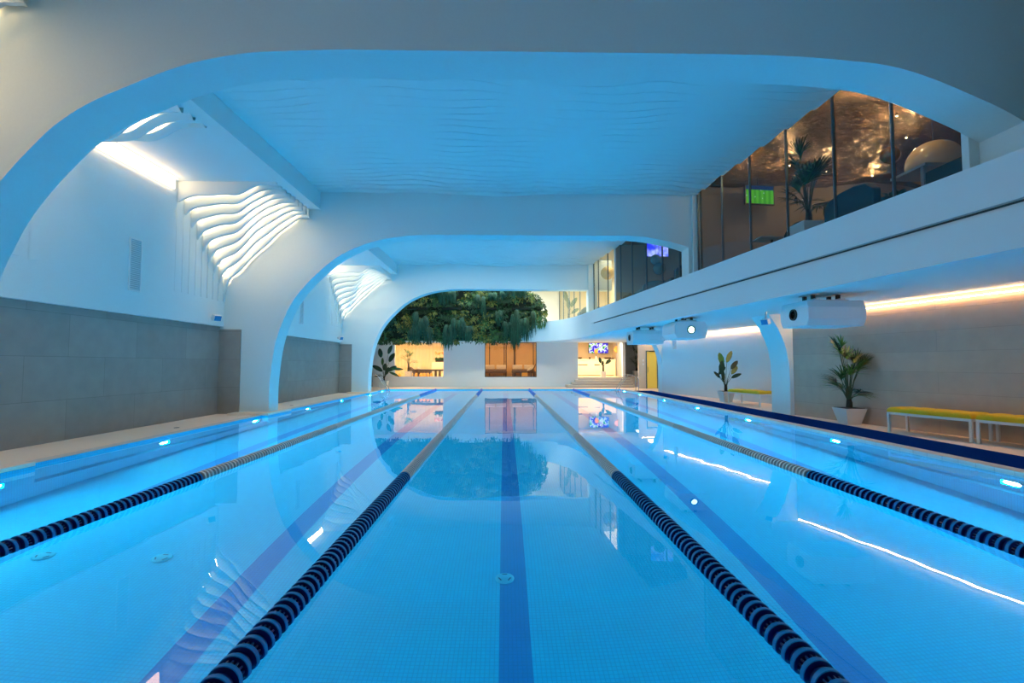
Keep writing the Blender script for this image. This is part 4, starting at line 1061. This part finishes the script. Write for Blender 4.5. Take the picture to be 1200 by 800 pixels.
# reception
t = thing('reception_counter', 'long cream reception counter inside the right opening', 'counter', (5.6, 31.2, LF), 0)
m = MB(); m.box(-2.2, 1.62, 0, 0.6, 0, 1.05); m.build('body', M['cream_wall'], t)
m = MB(); m.box(-2.2, 1.64, -0.05, 0.65, 1.05, 1.11); m.build('worktop', M['cushion'], t)
m = MB(); m.box(-0.85, -0.2, -0.01, 0, 0.72, 0.78); m.box(0.25, 0.6, -0.01, 0, 0.72, 0.78); m.box(-2.2,1.5,-0.01,0,0.05,0.08); m.build('recess', M['dark_wood'], t)
m = MB(); m.obox((0,0,0), 1.35, 0.05, 0.72); o = m.build('television', M['black'], loc=(6.45, 32.9, 2.50)); tag(o, 'wall screen with blue, green and white picture above the reception counter', 'television')
m = MB(); m.add([(-.65,-.027,-.34),(.65,-.027,-.34),(.65,-.027,.34),(-.65,-.027,.34)], [(0,1,2,3)]); m.build('screen', M['abstract'], o)
for x, lab, r in ((4.95, 'dark bowl at the left end of the reception counter', .16), (6.75, 'dark tray of leaves right on the reception counter', .26), (5.6, 'small dark cup on the reception counter below the screen', .07)):
    m = MB(); m.lathe([(0.001,0),(r*.5,0),(r,0.12),(r*.95,0.12),(r*.4,0.03)], 16, None, 'Z', (x, 31.5, LF+1.11)); tag(m.build('bowl', M['dark_wood'], smooth=True), lab, 'bowl')
m = MB(); m.lathe([(0.001,-0.02),(0.2,-0.02),(0.22,0.0),(0.001,0.02)], 24, None, 'Y', (7.28, 31.0, 2.35)); tag(m.build('wall_disc', M['flower'], smooth=True), 'round orange disc on the wall at the right end of the reception', 'wall ornament')
t = thing('flower_vase', 'tall stem with orange bloom standing on the reception counter', 'vase', (6.0, 31.4, LF+1.11), 0)
m = MB(); m.lathe([(0.001,0),(0.05,0.0),(0.06,0.1),(0.03,0.2)], 12); m.build('vase', M['pot'], t)
m = MB(); m.tube([(0,0,.15),(0,0,.45)], .008, 5); m.build('stem', M['stem'], t)
m = MB(); m.sphere((0,0,.5), .12, 10, None, 1.3); m.build('bloom', M['flower'], t, smooth=True)
m = MB(); m.box(7.15, 7.38, 32.3, 32.6, LF, LF+1.2); tag(m.build('cabinet', M['dark_wood']), 'narrow dark cabinet at the right end of the reception room', 'cabinet')

# ------------------------------------------------------------------ upper lounge furniture
UF = 3.60
t = thing('television', 'flat screen showing a green football pitch behind the balcony glass', 'television', (6.86, 12.7, 5.93), 0.12)
m = MB(); m.box(-.43, .43, -.03, .03, -.27, .27); m.build('casing', M['black'], t, bevel=0.006)
m = MB(); m.add([(-.40,-.032,-.24),(.40,-.032,-.24),(.40,-.032,.24),(-.40,-.032,.24)], [(0,1,2,3)]); m.build('screen', M['pitch'], t)
m = MB(); m.tube([(0,0.05,.2),(0,0.05,.45)], .02); m.build('mount', M['black'], t)
t = thing('potted_palm', 'tall dark palm in white pot standing behind the balcony glass', 'plant', (6.22, 9.65, UF), 0)
planter(t, 0.40, 0.56, 0.64, 0.0); palm(t, 0.64, 2.35, 0.72, 22, 21, [M['leaf_dark'], M['leaf_dark'], M['leaf']], 0.3, 1.3, (-1, -.11, .33))
def sofa(loc, w_, d_, h, lab, cat='sofa', mt='navy_fab', rz=0):
    t = thing('sofa' if cat == 'sofa' else 'armchair', lab, cat, loc, rz)
    m = MB(); m.box(-w_/2, w_/2, -d_/2, d_/2, 0.1, 0.42); m.build('seat', M[mt], t, bevel=0.04)
    pts = [(-w_/2, 0.1), (-w_/2, h*0.80), (-w_/2+0.18, h*0.95), (-w_/2+0.45, h), (w_/2-0.45, h), (w_/2-0.18, h*0.95), (w_/2, h*0.80), (w_/2, 0.1)]
    m = MB(); m.prism_y(pts, -d_/2-0.14, -d_/2+0.02); m.build('backrest', M[mt], t, bevel=0.03)
    for a in (-1, 1):
        m = MB(); m.box(a*w_/2-0.09, a*w_/2+0.09, -d_/2, d_/2, 0.1, 0.62); m.build('armrest', M[mt], t, bevel=0.03)
        m = MB(); m.box(a*(w_/2-0.1)-0.03, a*(w_/2-0.1)+0.03, -d_/2+0.05, d_/2-0.05, 0, 0.1); m.build('leg', M['black'], t)
    return t
sofa((6.80, 8.62, UF), 1.25, 0.8, 0.98, 'dark navy sofa with curved back, behind the glass right of the tall palm', rz=-PI/2)
sofa((7.10, 10.62, UF), 1.0, 0.8, 0.98, 'dark blue sofa behind the tall palm and its white pot', rz=-PI/2)
sofa((6.55, 12.3, UF), 0.75, 0.6, 0.72, 'low dark armchair under the football screen behind the glass', 'armchair')
t = thing('side_table', 'small grey table edge below the football screen behind glass', 'table', (6.45, 11.42, UF), 0)
m = MB(); m.box(-.38, .35, -.25, .25, .78, .81); m.build('tabletop', M['grey_top'], t); m = MB(); m.tube([(0,0,0),(0,0,.78)], .03); m.build('leg', M['black'], t)
t = thing('bar_counter', 'pale grey bar counter top on a slim leg behind the glass', 'table', (7.2, 8.0, UF), 0)
m = MB(); m.box(0, 1.2, 0, .75, 1.19, 1.235); m.build('counter_top', M['grey_top'], t)
for x, y in ((.02,.06),(1.1,.06)): m = MB(); m.box(x, x+.06, y, y+.06, 0, 1.19); m.build('leg', M['grey_top'], t)
t = thing('bar_cabinet', 'black boxy cabinet in front of the grey bar counter at the end of the glass', 'cabinet', (7.36, 7.4, UF), 0)
m = MB(); m.box(-.26, .26, -.5, .5, .05, 1.01); m.build('body', M['black'], t, bevel=.01); m = MB(); m.box(-.22, .22, -.46, .46, 0, .05); m.build('plinth', M['mullion'], t)
t = thing('balloon_lamp', 'large pearly beige globe above the grey bar counter', 'lamp', (8.5, 9.25, 5.36), 0)
m = MB(); m.sphere((0,0,0), .46, 20, None, 0.93); m.build('globe', M['pearl'], t, smooth=True); m = MB(); m.tube([(0,0,.42),(0,0,1.03)], .01); m.build('cord', M['black'], t)
t = thing('pendant_lamp', 'dark amber glass globe hanging behind the glass beside the pearly globe', 'lamp', (7.42, 9.0, 5.40), 0)
m = MB(); m.sphere((0,0,0), .17, 16); m.build('globe', M['amber'], t, smooth=True); m = MB(); m.tube([(0,0,.16),(0,0,1.0)], .006); m.build('cord', M['black'], t)
def bush(loc, r, n, seed, lab, grp=None):
    t = thing('potted_shrub', lab, 'plant', loc, 0); rnd = random.Random(seed)
    m = MB(); m.lathe([(0.001,0),(.14,0),(.18,.5),(.16,.5)], 14); m.build('pot', M['pot'], t)
    m = MB()
    for k in range(n):
        a = rnd.uniform(0, 2*PI); e = rnd.uniform(-.3, 1.5); p_ = Vector((math.cos(a)*math.cos(e), math.sin(a)*math.cos(e), math.sin(e)))*r*rnd.uniform(.4,1)
        blade(m, p_+Vector((0,0,.75+r)), p_+Vector((0,0,.05)), (0,0,1), .16, .09, M['leaf_dark'], n=2)
    m.build('foliage', None, t); m = MB(); m.tube([(0,0,.35),(0,0,.8+r)], .02); m.build('stem', M['stem'], t)
bush((7.34, 9.70, UF), .22, 220, 1, 'round dark leafy shrub behind the navy sofa with the curved back')
bush((8.45, 10.15, UF), .36, 240, 2, 'bushy dark plant behind the grey bar counter behind the glass')
# middle lounge bay
t = thing('television', 'screen with bright blue picture behind the glass of the second bay', 'television', (6.15, 19.2, 6.0), 0)
m = MB(); m.box(-.48, .48, -.03, .03, -.30, .30); m.build('casing', M['black'], t)
m = MB(); m.add([(-.46,-.032,-.28),(.46,-.032,-.28),(.46,-.032,.28),(-.46,-.032,.28)], [(0,1,2,3)]); m.build('screen', M['bluescreen'], t)
m = MB(); m.tube([(0,0.05,.25),(0,0.05,.5)], .02); m.build('mount', M['black'], t)
for x, y, z, r, lab in ((5.75, 18.1, 5.35, .20, 'upper teal glass globe pendant behind the second bay glass'), (5.75, 17.7, 4.93, .23, 'lower teal glass globe pendant behind the second bay glass')):
    t = thing('pendant_lamp', lab, 'lamp', (x, y, z), 0, 'teal globe pendants'); m = MB(); m.sphere((0,0,0), r, 14); m.build('globe', M['teal_glass'], t, smooth=True); m = MB(); m.tube([(0,0,r),(0,0,6.4-z)], .008); m.build('cord', M['black'], t)
sofa((6.0, 18.6, UF), 1.5, 0.9, 0.95, 'teal sofa behind the glass of the second bay', 'sofa', 'teal_fab')
sofa((6.2, 16.0, UF), 1.3, 0.8, 1.05, 'dark armchair behind the glass of the second bay nearest its right end', 'armchair', 'navy_fab')
t = thing('pendant_lamp', 'sparkling textured gold globe behind the bright curtained glass', 'lamp', (4.80, 22.2, 5.62), 0)
m = MB(); m.sphere((0,0,0), .31, 18); m.build('globe', M['gold_tex'], t, smooth=True); m = MB(); m.tube([(0,0,.3),(0,0,.84)], .008); m.build('cord', M['black'], t)
t = thing('potted_strelitzia', 'pale big-leaved plant behind the far upper glass beside the green wall', 'plant', (3.95, 29.4, UF), 0)
planter(t, .3, .4, .4); bigleaf(t, .4, [(170*D,.1,1.6,.8,.3,0,80*D),(10*D,.15,1.3,.8,.3,0,60*D),(5*D,.2,.9,.6,.25,0,40*D),(90*D,.05,1.2,.8,.3,0,80*D)], [M['leaf']], 8, .5)
sofa((4.75, 26.3, UF), 1.2, 0.8, 0.9, 'small teal sofa behind the far upper glass near the green wall', 'sofa', 'teal_fab')
# spot lamps under the foil ceiling
SP = [(5.95,11.46,'over the football screen'),(7.04,11.6,'left of the tall palm crown'),(8.19,11.95,'right of the tall palm crown'),(9.57,12.2,'above the round shrub'),(6.6,8.45,'nearest the arch'),(7.75,9.2,'by the second glass post'),(8.7,10.1,'above the amber globe'),(6.35,15.6,'in the second bay')]
for x, y, lab in SP:
    t = thing('ceiling_spotlight', 'small warm spotlight under the copper ceiling %s' % lab, 'spotlight', (x*1.01, y*1.01, 6.33), 0, 'spotlights under the copper ceiling')
    m = MB(); m.lathe([(0.016,0),(0.022,0.01),(0.022,0.04),(0.005,0.05),(0.005,0.12)], 14); m.build('housing', M['dark_wood'], t)
    m = MB(); m.sphere((0,0,0.0), .014, 8); m.build('bulb', M['bulb'], t, smooth=True)
    light('spot_glow', 'POINT', (0, 0, -0.12), 15, (1, .62, .28), 0.03, parent=t)

# ------------------------------------------------------------------ lighting
WARM = (1.0, 0.66, 0.34)
def room_light(x, y, z, sx, sy, e, c=WARM, rot=(0,0,0)):
    t = thing('ceiling_panel', 'flat warm ceiling light panel of the lounge at x %.0f' % x, 'ceiling light', (x, y, z)); 
    return t
def area(nm, loc, sx, sy, e, c, rot=(0,0,0)):  # unseen area lights without fixtures, standing in for ceiling lamps
    return light(nm, 'AREA', loc, e, c, sx, rot, sy)
area('lounge_light_left', (-5.2, 29.72, 2.92), 4.0, 0.6, 270, (1.0, 0.72, 0.42))
area('lounge_light_middle', (0.4, 29.72, 2.92), 4.0, 0.6, 135, (1.0, 0.62, 0.30))
area('lounge_light_reception', (5.6, 29.72, 2.92), 3.2, 0.6, 260, (1.0, 0.76, 0.50))
area('upper_light_bright', (5.3, 22.0, 6.4), 1.2, 3.0, 45, (1.0, 0.75, 0.45))
area('upper_light_far', (4.8, 26.3, 6.4), 1.4, 4.2, 260, (1.0, 0.88, 0.70))
area('far_void_fill', (1.0, 26.6, 6.1), 5.0, 1.8, 260, (0.95, 1.0, 0.92))  # added unseen fill, brightens the upper far end
area('third_bay_fill', (-0.5, 24.45, 6.08), 8.0, 1.2, 230, (0.75, 1.0, 1.0))  # unseen fill added to lift the balcony front, far deck and water
area('second_bay_fill', (0.0, 15.6, 6.05), 8.0, 1.6, 130, (0.78, 1.0, 1.0), (1.12, 0, 0)).data.spread = math.radians(62)  # unseen fill aimed down the hall to brighten the far wall
area('upper_light_second_bay', (7.8, 17.0, 6.2), 2.0, 4.0, 14, (1.0, 0.75, 0.5))
area('upper_light_first_bay', (8.8, 9.5, 6.1), 4.0, 4.0, 3.5, (1.0, 0.7, 0.45))
area('corridor_fill', (8.35, 29.6, 2.68), 0.5, 0.8, 9, (1.0, 0.95, 0.9))  # fill added so the corridor does not go black
area('door_bay_fill', (8.2, 25.9, 2.70), 0.8, 1.0, 16, (1.0, 0.75, 0.5))  # added warm fill, lifts the dim wall around the door
area('near_bay_fill', (0.5, -2.5, 6.1), 6.0, 2.5, 12, (0.3, 0.9, 1.0))  # added fill behind the camera for the face of the first arch

# world: dim interior ambience
w_ = bpy.data.worlds.new('world'); scene.world = w_; w_.use_nodes = True
w_.node_tree.nodes['Background'].inputs[0].default_value = (0.10, 0.16, 0.22, 1); w_.node_tree.nodes['Background'].inputs[1].default_value = 0.3

# ------------------------------------------------------------------ camera
F = 567.0; pitch = math.radians(2.7263); yaw = math.radians(0.9588)
cd = bpy.data.cameras.new('camera'); cam = bpy.data.objects.new('camera', cd); COL.objects.link(cam)
cd.sensor_fit = 'HORIZONTAL'; cd.sensor_width = 36; cd.lens = 36*F/1200; cd.clip_start = 0.05; cd.clip_end = 200
cam.location = (0, 0, 1.38); cam.rotation_euler = (PI/2+pitch, 0, -yaw); scene.camera = cam

vs_ = scene.view_settings; vs_.view_transform = 'Standard'; vs_.look = 'None'; vs_.exposure = 0.0; vs_.gamma = 1; vs_.use_curve_mapping = False
cy = scene.cycles; cy.use_denoising = True; cy.max_bounces = 10; cy.diffuse_bounces = 5; cy.glossy_bounces = 5; cy.transmission_bounces = 8; cy.transparent_max_bounces = 12
cy.caustics_refractive = True; cy.caustics_reflective = True; cy.sample_clamp_indirect = 4.0; cy.blur_glossy = 0.5
